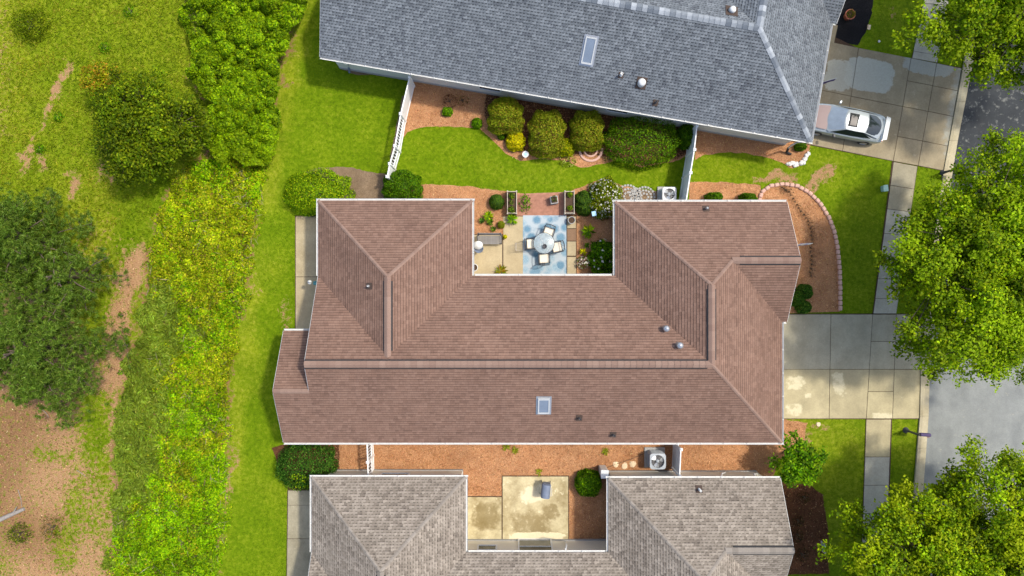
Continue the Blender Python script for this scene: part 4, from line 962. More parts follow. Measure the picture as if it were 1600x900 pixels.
for x, y, l in ((805, 703, 'nearest the brown house gutter'), (946, 705, 'halfway to the air conditioner'), (843, 738, 'at the top edge of the stained patio'), (791, 699, 'left of centre')):
    rosette('pale green weed in the straw strip '+l, x, y, 7, .12, [(2, G(130, 146, 40)), (1, G(160, 160, 70))], 26, .25, 'weed', 'weed_clump', 'weeds in the straw strip')
# row of thin seedlings across the curved bed
rowp = [(1222, 293), (1232, 300), (1243, 315), (1252, 330), (1260, 346), (1266, 362), (1268, 380), (1267, 400), (1266, 420), (1265, 436)]
proto = None
for i in range(len(rowp)-1):
    for k in range(3):
        x, y = lerp2(rowp[i], rowp[i+1], k/3); p = W(x+random.uniform(-2, 2), y)
        if proto is None:
            proto = empty('seedling', p, 0, 'thin dark twiggy seedling in the row across the curved bed', 'plant', 'seedlings across the curved bed'); b = MB()
            for j in range(9): a = j*.7; b.path([(0, 0, 0), (.05*math.cos(a), .05*math.sin(a), .12), (.2*math.cos(a), .11*math.sin(a), .2+.02*j)], .009, .005, 4)
            b.build('stem', M['bark'], proto); a = rng.uniform(0, 6.3, 14); P = np.stack([np.cos(a)*.14, np.sin(a)*.09, rng.uniform(.1, .3, 14)], 1)
            mobj('foliage', leaf_mesh('foliage', P, rng.normal(size=(14, 3)), .07, .4, pick([(2, G(70, 52, 36)), (1, G(96, 90, 40))], 14)), proto)
        else:
            o = copy_tree(proto); o.location = p; o.rotation_euler = (0, 0, random.uniform(-.4, .4)); o.scale = (random.uniform(.8, 1.2),)*3

# ------------------------------------------------------------------ thicket, brambles, weeds, grass
def scatter_px(n, poly):
    xs = [p[0] for p in poly]; ys = [p[1] for p in poly]; X = rng.uniform(min(xs), max(xs), n); Y = rng.uniform(min(ys), max(ys), n); k = inside(poly, X, Y); return X[k], Y[k]
def thicket():
    poly = [(290, -40), (478, -40), (466, 20), (446, 90), (436, 160), (422, 228), (408, 262), (384, 272), (362, 258), (338, 252), (318, 232), (318, 180), (330, 150), (296, 110), (288, 60)]
    X, Y = scatter_px(135000, poly); X = X+(vnoise(X, Y, 26, 41)-.5)*34+(vnoise(X, Y, 9, 42)-.5)*14; Y = Y+(vnoise(X, Y, 26, 43)-.5)*34; x = (X-800)/S; y = (450-Y)/S
    cx, cy = scatter_px(560, poly); hh = np.zeros(len(X)); gx = np.zeros(len(X)); gy = np.zeros(len(X)); tint = np.ones(len(X))
    for a, b_ in zip(cx, cy):
        R_ = rng.uniform(9, 24); Hh = rng.uniform(.4, 1.7); d2 = ((X-a)**2+(Y-b_)**2)/R_**2; h = Hh*np.sqrt(np.clip(1-d2, 0, 1)); s = h > hh
        hh = np.where(s, h, hh); gx = np.where(s, (X-a)/R_, gx); gy = np.where(s, -(Y-b_)/R_, gy); tint = np.where(s, rng.uniform(.72, 1.25), tint)
    z = .1+hh*(1-np.abs(rng.normal(0, .12, len(X)))); k = (H-z)/H; P = np.stack([x*k, y*k, z], 1)
    N = np.stack([gx, gy, np.full(len(X), .8)], 1)+rng.normal(0, .5, (len(X), 3))
    C = pick([(4, G(106, 156, 8)), (3, G(86, 136, 8)), (3, G(132, 178, 14)), (2, G(66, 108, 6)), (1.4, G(158, 192, 26))], len(X), .15)*tint[:, None]
    blend = np.clip((Y-205)/55, 0, 1)[:, None]; C = C*(1-.5*blend)+.5*blend*pick([(1, G(134, 162, 14)), (1, G(112, 146, 12))], len(X), .12)
    edge = np.clip((X-(425-(Y-230)*.23))/40, 0, 1)[:, None]; C = C*(1-.35*edge)+edge*.35*np.array(G(120, 118, 30))
    tag(mobj('thicket', leaf_mesh('thicket', P, N, .15*rng.uniform(.7, 1.3, len(X)), .6, C)), 'bright green bushy thicket at the top of the bramble strip', 'thicket', None, 'stuff')
thicket()
def brambles():
    poly = [(430, 215), (392, 232), (336, 245), (300, 255), (262, 292), (240, 345), (230, 420), (216, 520), (192, 600), (180, 680), (178, 760), (174, 840), (168, 930), (344, 930), (350, 840), (358, 760), (358, 680), (366, 590), (378, 500), (392, 430), (402, 350), (412, 290)]
    X, Y = scatter_px(300000, poly); X0 = X; X = X+(vnoise(X, Y, 26, 21)-.5)*22+(vnoise(X, Y, 8, 22)-.5)*10
    left = np.interp(Y, [p[1] for p in STRIP_L], [p[0] for p in STRIP_L]); right = np.interp(Y, [p[1] for p in STRIP_R], [p[0] for p in STRIP_R]); t = (X-left)/(right-left)
    big = vnoise(X, Y, 60, 3)*.6+vnoise(X, Y, 24, 4)*.4; sm = vnoise(X, Y, 9, 5)
    # dull weeds hold the left side of the middle stretch; vivid vines the bottom
    weed = np.clip(1.35-2.3*t, 0, 1)*np.clip((Y-420)/90, 0, 1)*np.clip((860-Y)/160, .15, 1)+(big-.5)*1.1
    viv = .1+np.clip((Y-600)/160, 0, 1)*.65+np.clip((330-Y)/90, 0, 1)*.4+(vnoise(X, Y, 40, 6)-.5)*.9
    viv += (vnoise(X, Y, 14, 24)-.5)*.7; isw = weed+rng.normal(0, .13, len(X))+(vnoise(X, Y, 15, 23)-.5)*.6 > .45
    h = .08+.26*big+.2*sm*rng.random(len(X)); z = h*(1-.6*rng.random(len(X))**2); z[isw] *= .8
    bx_, by_ = scatter_px(900, poly); mh = np.zeros(len(X)); mgx = np.zeros(len(X)); mgy = np.zeros(len(X)); mt = np.ones(len(X))
    for a_, b_ in zip(bx_, by_):
        R_ = rng.uniform(6, 17); Hh = rng.uniform(.15, .55); k_ = np.flatnonzero((np.abs(X-a_) < R_) & (np.abs(Y-b_) < R_)); dx_, dy_ = X[k_]-a_, Y[k_]-b_
        hq = Hh*np.sqrt(np.clip(1-(dx_**2+dy_**2)/R_**2, 0, 1)); q_ = hq > mh[k_]; k_ = k_[q_]; mh[k_] = hq[q_]; mgx[k_] = dx_[q_]/R_; mgy[k_] = -dy_[q_]/R_; mt[k_] = min(1.2, max(.74, math.exp(rng.normal(0, .17))))
    z = z*.6+mh*(1-.4*rng.random(len(X))**2)
    tE = np.minimum(t, 1-t); z *= np.clip(tE*9, .25, 1); k = (H-z)/H; P = np.stack([(X-800)/S*k, (450-Y)/S*k, z], 1)
    keep = (~isw) & (rng.random(len(X)) < np.clip(tE*16, .25, 1)) & (rng.random(len(X)) < .78)
    n = keep.sum(); N = rng.normal(0, .5, (n, 3)); N[:, 2] += .8; N[:, 0] += mgx[keep]*.7; N[:, 1] += mgy[keep]*.7
    cy = pick([(4, G(142, 164, 16)), (3, G(120, 146, 14)), (3, G(170, 180, 28)), (2, G(94, 118, 12)), (1.4, G(190, 184, 60)), (.6, G(140, 124, 78))], n, .15)
    cv = pick([(4, G(112, 172, 6)), (3, G(90, 150, 6)), (3, G(140, 192, 12)), (2, G(66, 114, 6))], n, .15)
    v = (rng.random(n) < np.clip(viv[keep]*1.6-.15, .04, .96))[:, None]; C = (cy*(1-v)+cv*v)*(.95+.4*vnoise(X[keep], Y[keep], 40, 8))[:, None]*mt[keep][:, None]
    tag(mobj('bramble_cover', leaf_mesh('bramble_cover', P[keep], N, .12*rng.uniform(.6, 1.35, n), .6, C)), 'yellow green brambles and vines covering the strip', 'brambles', None, 'stuff')
    kw = isw & (rng.random(len(X)) < .8); n = kw.sum(); Nw = rng.normal(0, .4, (n, 3)); Nw[:, 2] += .8; ang = vnoise(X[kw], Y[kw], 30, 9)*6+rng.normal(0, .5, n)
    T = np.stack([np.cos(ang), np.sin(ang), rng.uniform(-.2, .5, n)], 1)
    C = pick([(4, G(104, 138, 44)), (3, G(88, 122, 38)), (3, G(128, 156, 66)), (2, G(68, 98, 28)), (1, G(152, 166, 90))], n, .14)*(.85+.45*vnoise(X[kw], Y[kw], 12, 10))[:, None]*mt[kw][:, None]**.6
    tag(mobj('weed_cover', leaf_mesh('weed_cover', P[kw], Nw, .26*rng.uniform(.6, 1.3, n), .22, C, T)), 'dull green long leaved weeds on the meadow side of the strip', 'weeds', None, 'stuff')
brambles()
def dead_stems():
    X, Y = scatter_px(2600, STRIP); k = vnoise(X, Y, 30, 51) > .55; X, Y = X[k], Y[k]; n = len(X); a = rng.uniform(0, 6.3, n)
    P = np.stack([(X-800)/S*.985, (450-Y)/S*.985, rng.uniform(.35, .6, n)], 1); T = np.stack([np.cos(a), np.sin(a), rng.uniform(-.3, .3, n)], 1); N = rng.normal(0, .3, (n, 3)); N[:, 2] += 1
    tag(mobj('dead_stems', leaf_mesh('dead_stems', P, N, rng.uniform(.25, .6, n), .06, pick([(2, A(176, 160, 128, .7)), (1, A(130, 112, 88, .7))], n), T, fold=.01)), 'dry straw coloured stems among the brambles', 'stems', None, 'stuff')
dead_stems()
def grass(name, label, n, poly, L, wd, lawn):
    X, Y = scatter_px(n, poly); ba, dr, li = fields(X, Y); keep = (rng.random(len(X)) > np.clip(ba, 0, 1)*1.25) & ~inside(STRIP, X, Y)
    for pl in BEDS+[[(1176, 490), (1447, 490), (1437, 655), (1176, 655)], [(1262, 40), (1340, 75), (1503, 106), (1474, 267), (1236, 221)], [(1394, 252), (1434, 260), (1400, 491), (1363, 491)], [(1450, -40), (1490, -40), (1465, 98), (1424, 91)], [(1353, 655), (1394, 655), (1385, 930), (1343, 930)], [(461, 337), (530, 337), (530, 520), (461, 520)], [(449, 765), (520, 765), (520, 930), (447, 930)], KL+[(2400, 960), (2400, -60)]]: keep &= ~inside(pl, X, Y)
    X, Y, dr = X[keep], Y[keep], dr[keep]; n = len(X); s = L*rng.uniform(.6, 1.4, n)
    P = np.stack([(X-800)/S, (450-Y)/S, s*.22], 1); N = rng.normal(0, .8, (n, 3)); N[:, 2] += .7
    d = np.clip(dr+(vnoise(X, Y, 22, 12)-.5)*.9, 0, 1)[:, None]
    C = pick([(3, G(94, 140, 8, .56)), (2, G(82, 122, 8, .54)), (2, G(112, 156, 16, .6))], n, .13)*(1-d)+pick([(3, G(138, 146, 30)), (2, G(112, 126, 18)), (2, G(176, 168, 80))], n, .16)*d
    C *= (.92+.3*vnoise(X, Y, 9, 13))[:, None]
    tag(mobj(name, leaf_mesh(name, P, N, s, wd, C)), label, 'grass', None, 'stuff')
grass('meadow_grass', 'rough yellow green meadow grass on the left', 75000, [(-30, -30), (292, -30)]+STRIP_L+[(-30, 930)], .2, .16, False)
grass('lawn_grass', 'short mown lawn grass between the houses and along the street', 150000, STRIP_R+[(1640, 930), (1640, -40)], .09, .2, True)

# ------------------------------------------------------------------ fences
def fence(label, pts, h, spec, mat='white_vinyl'):
    """pts: plan pixels of the fence top; spec per span 'solid' or 'picket'"""
    P3 = [W(x, y, h) for x, y in pts]; base = Vector((P3[0].x, P3[0].y, 0)); root = empty('fence', base, 0, label, 'fence', 'white vinyl fences')
    for i, p in enumerate(P3):
        b = MB(); b.bbox(0, 0, (h+.04)/2, .11, .11, h+.04, 0, .01); o = b.build('post', M[mat], root, (p.x-base.x, p.y-base.y, 0))
        b = MB(); b.box(0, 0, h+.055, .15, .15, .03); b.box(0, 0, h+.1, .13, .13, .06, taper=.15); b.build('post_cap', M[mat], o)
    for i in range(len(P3)-1):
        a, c = P3[i], P3[i+1]; d = c-a; d.z = 0; L = d.length; d.normalize(); rz = math.atan2(d.y, d.x); o = a-base; kind = spec[i]
        rails = (.12, h-.06) if kind == 'solid' else (.12, h-1.05, h-.06)
        for z in rails:
            b = MB(); b.bbox(0, 0, 0, L-.12, .06, .11, 0, .008); b.build('rail', M[mat], root, (o.x+d.x*L/2, o.y+d.y*L/2, z), rz)
        n = int((L-.14)/.15); st = (L-.14)/max(1, n); top = h-.115 if kind == 'solid' else h-1.11; bm = MB(); bm.box(0, 0, (top-.18)/2+.18, st-.006, .022, top-.18); me = bm.mesh('board', M[mat])
        for k in range(n):
            q = o+d*(.07+st*(k+.5)); x = mobj('board', me, root, (q.x, q.y, 0)); x.rotation_euler = (0, 0, rz)
        if kind == 'picket':
            bm = MB(); bm.box(0, 0, 0, .05, .03, .9); me = bm.mesh('picket', M[mat])
            for k in range(n):
                q = o+d*(.07+st*(k+.5)); x = mobj('picket', me, root, (q.x, q.y, h-.56)); x.rotation_euler = (0, 0, rz)
    return root
fence('white fence with picket top running from the grey house to the brown house', [(640, 120), (626, 178), (617, 228), (609, 256), (605, 276)], 1.75, ['solid', 'picket', 'picket', 'solid'])
fence('solid white fence beside the air conditioner by the brown front wing', [(1089, 197), (1085, 234), (1079, 270), (1072, 316)], 1.75, ['solid', 'solid', 'solid'])
fence('short white picket fence left between the brown and taupe houses', [(573, 690), (574.5, 722), (575, 748)], 1.6, ['picket', 'picket'])
fence('short solid white fence next to the big air conditioner', [(1064, 702), (1062, 744)], 1.75, ['solid'])
# gate leaf standing ajar
gp = W(1064, 700, 1.75); g = empty('gate', (gp.x-.1, gp.y+.1, 0), 0, 'white gate leaf standing ajar against the brown house', 'gate')
for k in range(4):
    b = MB(); b.box(0, 0, .95, .15, .025, 1.5); b.build('board', M['white_vinyl'], g, (-.1-.1*k, .12+.11*k, 0), math.radians(132))
for z in (.25, 1.65):
    b = MB(); b.bbox(0, 0, 0, .75, .05, .1, 0, .008); b.build('rail', M['white_vinyl'], g, (-.25, .3, z), math.radians(132))

# ------------------------------------------------------------------ garden edging, rings, stones
def along(pts, step):
    out = []; P3 = [W(*p) for p in pts]; acc = 0
    for a, b_ in zip(P3, P3[1:]):
        L = (b_-a).length; d = (b_-a)/L; t = (step-acc) if out else 0
        while t < L: out.append((a+d*t, math.atan2(d.y, d.x))); t += step
        acc = L-(t-step)
    return out
ed = empty('garden_edging', W(1250, 292), 0, 'curved row of pink concrete edging blocks around the straw bed', 'edging')
b = MB(); b.bbox(0, 0, .07, .26, .2, .14, 0, .04); me = b.mesh('edging_block', M['pink_block'])
for p, a in along(EDGE, .285):
    q = p-W(1250, 292); o = mobj('edging_block', me, ed, (q.x+random.uniform(-.008, .008), q.y, 0)); o.rotation_euler = (0, 0, a+random.uniform(-.06, .06))
rp = W(923, 243); rg = empty('brick_ring', rp, 0, 'half hidden ring of red bricks in the bed below the olive shrubs', 'edging')
b = MB(); b.bbox(0, 0, .04, .2, .13, .09, 0, .02); me = b.mesh('brick', M['pink_block'])
for k in range(13):
    a = math.pi*1.02+k*math.pi*.98/12; o = mobj('brick', me, rg, (.62*math.cos(a), .32+.62*math.sin(a), 0)); o.rotation_euler = (0, 0, a+math.pi/2)
me2 = MB().bbox(0, 0, .03, .17, .1, .06, 0, .02).mesh('brick', M['pink_block'])
for k in range(8):
    a = math.pi*1.05+k*math.pi*.9/7; o = mobj('brick', me2, rg, (.36*math.cos(a), .32+.36*math.sin(a), 0)); o.rotation_euler = (0, 0, a+math.pi/2)
def rock_mesh(r, seed, mat, flat=.6):
    rr = random.Random(seed); b = MB(); vs = []; n = 8
    prof = [(.55, 0), (1, .3), (.85, .75), (.4, 1)]
    for f, z in prof:
        for i in range(n): a = 2*math.pi*i/n; k = r*f*rr.uniform(.75, 1.15); vs.append((k*math.cos(a), k*math.sin(a), z*r*flat*rr.uniform(.85, 1.1)))
    fs = [(k*n+i, k*n+(i+1) % n, (k+1)*n+(i+1) % n, (k+1)*n+i) for k in range(3) for i in range(n)]+[tuple(range(24, 32))]
    b.add(vs, fs); return b.mesh('rock', M[mat])
rk = empty('rock_border', W(1247, 250), 0, 'border of white rocks beside the grey house corner', 'rocks'); RM = [rock_mesh(.11, i, 'white_rock', 1.1) for i in range(5)]
arc = [(1232, 254), (1237, 257), (1244, 257), (1251, 255), (1257, 251), (1260, 245), (1260, 239)]
for i, (p, a) in enumerate(along(arc, .13)):
    for j in range(2):
        q = p-W(1247, 250); o = mobj('rock', RM[(i+j) % 5], rk, (q.x+random.uniform(-.08, .08), q.y+random.uniform(-.1, .1), 0)); o.rotation_euler = (0, 0, random.uniform(0, 6)); k = random.uniform(.7, 1.25); o.scale = (k, k, k)
for i, (x, y, l) in enumerate(((962, 726, 'leftmost'), (976, 728, 'middle'), (989, 725, 'rightmost'))):
    o = mobj('stepping_stone', rock_mesh(.19, 20+i, 'pale_stone', .3)); o.location = W(x, y); tag(o, l+' of three pale stepping stones in the straw by the air conditioner', 'stone', 'pale stepping stones')
def swirl(label, px, py, r):
    c = W(px, py); root = empty('stone_swirl', c, 0, label, 'paving stone', 'grey stone swirls')
    b = MB()
    for R_ in (r, r*.68, r*.36):
        n = int(2*math.pi*R_/.16)
        for k in range(max(3, n)):
            a = 2*math.pi*k/max(3, n); m_ = MB(); m_.bbox(0, 0, .025, .13, .12, .055, 0, .02); m_.build('paver', M['grey_stone'], root, (R_*math.cos(a), R_*math.sin(a), 0), a+math.pi/2)
swirl('left swirl of grey stones by the brown house wall', 981, 307, .62); swirl('right ring of grey stones by the brown house wall', 1007, 308, .55)
swirl('partial ring of small grey stones near the lawn', 992, 303, .3)

# ------------------------------------------------------------------ air conditioners
def ac_unit(label, px, py, wd, h, mat):
    c = W(px, py, h); root = empty('air_conditioner', (c.x, c.y, 0), 0, label, 'air conditioner')
    b = MB(); b.bbox(0, 0, .05, wd+.25, wd+.25, .1, 0, .02); b.build('pad', M['grey_stone'], root)
    b = MB(); b.bbox(0, 0, .1+(h-.26)/2, wd, wd, h-.26, 0, .1); cab = b.build('cabinet', M[mat], root)
    b = MB()
    for k in range(int((h-.35)/.07)):
        for s in (-1, 1): b.box(s*(wd/2+.004), 0, .26+k*.07, .014, wd-.26, .03); b.box(0, s*(wd/2+.004), .26+k*.07, wd-.26, .014, .03)
    b.build('louvres', M['ac_grey'], cab)
    r = wd*.4; b = MB(); n = 28; vs = []
    # lid with a round opening
    for i in range(n):
        a = 2*math.pi*i/n; k = wd/2*.99/max(abs(math.cos(a)), abs(math.sin(a))); k = min(k, wd*.62); vs += [(k*math.cos(a), k*math.sin(a), h-.17), (k*math.cos(a), k*math.sin(a), h), (r*math.cos(a), r*math.sin(a), h+.015), (r*math.cos(a), r*math.sin(a), h-.12)]
    b.add(vs, [(4*i+j, 4*((i+1) % n)+j, 4*((i+1) % n)+j+1, 4*i+j+1) for i in range(n) for j in range(3)]); b.build('lid', M[mat], root)
    b = MB(); b.lathe([(r, h-.13), (.001, h-.13)], n=20); b.build('fan_well', M['dark_metal'], root)
    b = MB(); b.lathe([(.001, h-.03), (.09, h-.04), (.1, h-.12)], n=14); b.build('hub', M['ac_grey'], root)
    for k in range(3):
        b = MB(); vs = []
        for i in range(7):
            a = -.48+i*.16
            for rr, tw in ((.1, .4), (r*.55, 1), (r*.94, .9)): vs.append((rr*math.cos(a*tw), rr*math.sin(a*tw), h-.085+.035*a*2))
        b.smooth = True; b.add(vs, [(3*i+j, 3*i+3+j, 3*i+4+j, 3*i+1+j) for i in range(6) for j in range(2)]); b.build('fan_blade', M['fan_silver'], root, None, k*2.094+.3)
    b = MB()
    for q in (.3, .5, .7, .9, 1.0):
        for i in range(24): a0, a1 = 2*math.pi*i/24, 2*math.pi*(i+1)/24; b.tube((r*q*math.cos(a0), r*q*math.sin(a0), h+.02), (r*q*math.cos(a1), r*q*math.sin(a1), h+.02), .004, n=4, cap=False)
    b.build('fan_guard', M['metal_grey'], root)
ac_unit('white air conditioner with round fan beside the white fence and brown roof', 1046, 303, .76, .8, 'ac_white')
ac_unit('big blue grey air conditioner with three bladed fan between the lower houses', 1028, 721, .88, .95, 'ac_grey')
c = W(945, 741, 1.2); e = empty('utility_box', (c.x, c.y, 0), 0, 'white utility box at the taupe house courtyard corner', 'utility box')
b = MB(); b.bbox(0, 0, .65, .38, .42, 1.1, 0, .03); b.build('case', M['ac_white'], e); b = MB(); b.bbox(0, 0, 1.21, .42, .46, .03, 0, .01); b.build('lid', M['white_trim'], e); b = MB(); b.box(.22, -.04, .6, .06, .2, .8); b.build('conduit', M['dark_metal'], e)

# ------------------------------------------------------------------ courtyard furniture
p = W(851, 387); rug = MB(); rug.bbox(0, 0, .005, 2.42, 3.6, .01, 0, .002); rug = rug.build('rug', M['rug'], None, (p.x, p.y, .043)); tag(rug, 'white outdoor rug with blue flower pattern under the dining set', 'rug')
def chair(label, px, py, rz):
    c = W(px, py, .5); root = empty('patio_chair', (c.x, c.y, .054), rz, label, 'chair', 'patio chairs round the glass table')
    b = MB(); b.bbox(0, 0, .44, .5, .48, .09, 0, .03); b.build('seat_cushion', M['cushion'], root)
    b = MB()
    for s in (-1, 1): b.tube((s*.27, .26, .4), (s*.27, -.26, .4), .018); b.tube((-.27, s*.26, .4), (.27, s*.26, .4), .018)
    b.build('seat_frame', M['dark_metal'], root)
    for s in (-1, 1):
        b = MB(); b.tube((s*.27, .25, .4), (s*.3, .3, 0), .018); b.build('leg', M['dark_metal'], root)
        b = MB(); b.tube((s*.27, -.25, .4), (s*.29, -.34, 0), .018); b.build('leg', M['dark_metal'], root)
        b = MB(); b.path([(s*.29, .24, .4), (s*.3, .24, .62), (s*.31, -.1, .65), (s*.29, -.28, .62)], .022); b.build('armrest', M['dark_metal'], root)
    b = MB(); b.path([(-.26, -.25, .42), (-.26, -.36, .92), (0, -.39, .96), (.26, -.36, .92), (.26, -.25, .42)], .022)
    bf = b.build('backrest', M['dark_metal'], root)
    for k in range(5):
        b = MB(); x = -.18+k*.09; b.tube((x, -.26, .44), (x, -.37, .93), .011, n=5); b.build('slat', M['dark_metal'], bf)
TX, TY = 850, 380
# seat faces +y of the chair; the back is at -y
chair('cream cushioned patio chair at the top of the glass table', 857, 363, math.radians(180-18))
chair('cream cushioned patio chair on the left of the glass table', 830, 381, math.radians(-90+3))
chair('cream cushioned patio chair on the right of the glass table', 870, 386, math.radians(90+12))
chair('cream cushioned patio chair at the bottom of the glass table', 850, 404, math.radians(2))
c = W(TX, TY, .74); t = empty('patio_table', (c.x, c.y, .054), 0, 'round glass patio table on the blue flowered rug', 'table')
b = MB(); b.lathe([(.001, .715), (.56, .715), (.575, .725), (.56, .735), (.001, .735)], n=36); b.build('table_top', M['table_glass'], t)
b = MB(); pts = [(.575*math.cos(i*math.pi/16), .575*math.sin(i*math.pi/16), .725) for i in range(33)]; b.path(pts, .016, n=6); b.build('rim', M['dark_metal'], t)
for k in range(4): b = MB(); a = k*math.pi/2+.5; b.path([(.12*math.cos(a), .12*math.sin(a), .7), (.2*math.cos(a), .2*math.sin(a), .4), (.45*math.cos(a), .45*math.sin(a), 0)], .02); b.build('leg', M['dark_metal'], t)
b = MB()
for a in (.5, 2.2): b.tube((.5*math.cos(a), .5*math.sin(a), .742), (-.5*math.cos(a), -.5*math.sin(a), .742), .008, n=4)
b.build('table_brace', M['metal_grey'], t)
c = W(851, 385, .85); bo = empty('bowl', (c.x, c.y, .792), 0, 'small dark bowl on the glass patio table', 'bowl'); b = MB(); b.lathe([(.06, 0), (.11, .05), (.13, .09), (.115, .09), (.09, .04), (.001, .02)], n=18); b.build('bowl_body', M['dark_metal'], bo)
# faint extra metal chair by the rug
c = W(813, 386, .4); sc = empty('metal_chair', (c.x, c.y, .045), math.radians(-90), 'bare thin wire chair at the left edge of the rug', 'chair'); b = MB()
for s in (-1, 1): b.path([(s*.2, .2, 0), (s*.2, .2, .43), (s*.2, -.2, .43), (s*.2, -.28, .85)], .01, n=4); b.path([(s*.2, -.2, .43), (s*.2, -.24, 0)], .01, n=4)
b.build('chair_frame', M['wood_pale'], sc)
b = MB()
for k in range(6): b.tube((-.2, -.2+k*.08, .43), (.2, -.2+k*.08, .43), .007, n=4)
b.build('seat', M['wood_pale'], sc); b = MB()
for k in range(3): b.tube((-.2, -.22-.03*k, .55+.13*k), (.2, -.22-.03*k, .55+.13*k), .009, n=4)
b.build('backrest', M['wood_pale'], sc)
# bench
c = W(765, 374, .4); be = empty('bench', (c.x, c.y, .042), 0, 'grey slatted garden bench on the left of the patio', 'bench')
for k in range(7): b = MB(); b.bbox(0, 0, 0, 1.3, .055, .03, 0, .006); b.build('slat', M['wood_grey'], be, (0, -.24+k*.068, .43))
for k in range(4): b = MB(); b.bbox(0, 0, 0, 1.3, .03, .07, 0, .006); b.build('back_slat', M['wood_grey'], be, (0, .24+.02*k, .52+.1*k))
for s in (-1, 1):
    b = MB(); b.path([(s*.6, .22, .4), (s*.6, .32, .9)], .025); b.build('back_post', M['dark_metal'], be)
    b = MB(); b.path([(s*.66, .26, .62), (s*.66, -.2, .64), (s*.66, -.28, .6)], .022); b.build('armrest', M['dark_metal'], be)
    for y in (.22, -.22): b = MB(); b.tube((s*.62, y, .6 if y < 0 else .42), (s*.64, y*1.1, 0), .022); b.build('leg', M['dark_metal'], be)
# kettle barbecue with its white lid folded up
c = W(748, 388, .8); kg = empty('kettle_barbecue', (c.x, c.y, .042), math.radians(-35), 'small kettle barbecue with a white tilted lid near the bench', 'barbecue')
b = MB(); b.lathe([(.001, .5), (.16, .54), (.24, .64), (.26, .74), (.25, .74), (.2, .66), (.001, .6)], n=20); b.build('bowl', M['cover_blue'], kg)
b = MB(); M_ = Matrix.Translation((-.12, .12, .82)) @ Matrix.Rotation(math.radians(38), 4, (1, 1, 0)); tmp = MB(); tmp.lathe([(.27, 0), (.25, .08), (.16, .15), (.001, .18)], n=20); b.smooth = True; b.add([M_ @ Vector(v) for v in tmp.v], tmp.f); b.build('lid', M['white_trim'], kg)
for k in range(3): a = k*2.09; b = MB(); b.tube((.15*math.cos(a), .15*math.sin(a), .56), (.27*math.cos(a), .27*math.sin(a), 0), .014); b.build('leg', M['metal_grey'], kg)
def flower_pot(label, px, py, r, h, mat, cols=None, cat='pot', z=.0, bowl=False):
    c = W(px, py, h); root = empty('flower_pot', (c.x, c.y, z), 0, label, cat); b = MB()
    b.lathe([(.001, 0), (r*.7, 0), (r*.95, h*.85), (r*1.05, h*.87), (r*1.05, h), (r*.88, h), (r*.85, h*.8)], n=20); b.build('pot', M[mat], root)
    b = MB(); b.lathe([(r*.86, h*.82), (.001, h*.86)], n=16); b.build('potting_soil', M['soil'], root)
    if cols:
        n = 120; P, N = shell_pts(n, r*.9, r*.9, r*1.2, 2, .15); P[:, 2] += h*.8; mobj('foliage', leaf_mesh('foliage', P, N+rng.normal(0, .6, P.shape), .09, .5, pick(cols, n)), root)
    return root
flower_pot('round grey pot on the patio corner beside the second planter', 893, 344, .2, .35, 'grey_stone', None, z=.042)
flower_pot('round pot of yellow flowers at the right end of the bench', 789, 370, .12, .28, 'yellow', C_YELLOW, z=.042)
flower_pot('terracotta pot with a small plant on the black mulch', 1329, 22, .27, .45, 'terracotta', [(2, G(90, 110, 40)), (1, G(140, 130, 40))])
flower_pot('white pot half under the roof edge of the patio', 741, 418, .2, .4, 'white_trim', None, z=.042)
c = W(866, 312, .5); pl = empty('cube_planter', (c.x, c.y, .03), .15, 'grey cube planter on the red brick paving', 'planter'); b = MB(); b.bbox(0, 0, .22, .42, .42, .44, 0, .02); b.build('box', M['grey_stone'], pl)
b = MB(); b.box(0, 0, .445, .33, .33, .02); b.build('potting_soil', M['soil'], pl); a = rng.uniform(0, 6.3, 60); P = np.stack([np.cos(a)*.12, np.sin(a)*.14+.05, rng.uniform(.5, .75, 60)], 1); mobj('foliage', leaf_mesh('foliage', P, rng.normal(size=(60, 3)), .1, .4, pick(C_BLUEG, 60)), pl)
def planter(label, px, py, cols, frac):
    c = W(px, py, .6); root = empty('raised_planter', (c.x, c.y, .02), 0, label, 'planter', 'raised wooden planters'); lx, ly, h = .5, 1.22, .6
    for s in (-1, 1):
        for k in range(3):
            b = MB(); b.bbox(0, 0, 0, .04, ly, .17, 0, .006); b.build('board', M['wood_pale'], root, (s*lx/2, 0, .14+k*.18))
            b = MB(); b.bbox(0, 0, 0, lx-.05, .04, .17, 0, .006); b.build('board', M['wood_pale'], root, (0, s*(ly/2-.02), .14+k*.18))
        for t in (-1, 1): b = MB(); b.bbox(0, 0, .3, .07, .07, .62, 0, .008); b.build('leg', M['wood_pale'], root, (s*(lx/2+.002), t*(ly/2+.002), 0))
    b = MB(); b.box(0, 0, .42, lx-.06, ly-.08, .12); b.build('potting_soil', M['soil'], root)
    for (y, r, n) in frac:
        P, N = shell_pts(n, r, r, .28, 2, .2, .1); P += np.array([random.uniform(-.04, .04), y, .48]); mobj('foliage', leaf_mesh('foliage', P, N+rng.normal(0, .7, P.shape), .1, .4, pick(cols, n)), root)
planter('raised wooden planter left of the brick paving full of plants', 800, 316, C_LIME+C_BLUEG, ((.35, .17, 130), (0, .13, 50), (-.4, .2, 150)))
planter('raised wooden planter right of the brick paving with two lime plants', 890, 316, C_LIME, ((.42, .15, 110), (-.3, .15, 100)))
p = W(893, 367); o = MB().bbox(0, 0, .01, .5, .66, .02, 0, .004).build('door_mat', M['mat_brown'], None, (p.x, p.y, .03)); tag(o, 'brown square mat set between pale patio slabs', 'mat')
c = W(928, 334, 1.3); bf = empty('bird_feeder', (c.x, c.y, 0), 0, 'small light blue bird feeder by the white flowered shrub', 'bird feeder')
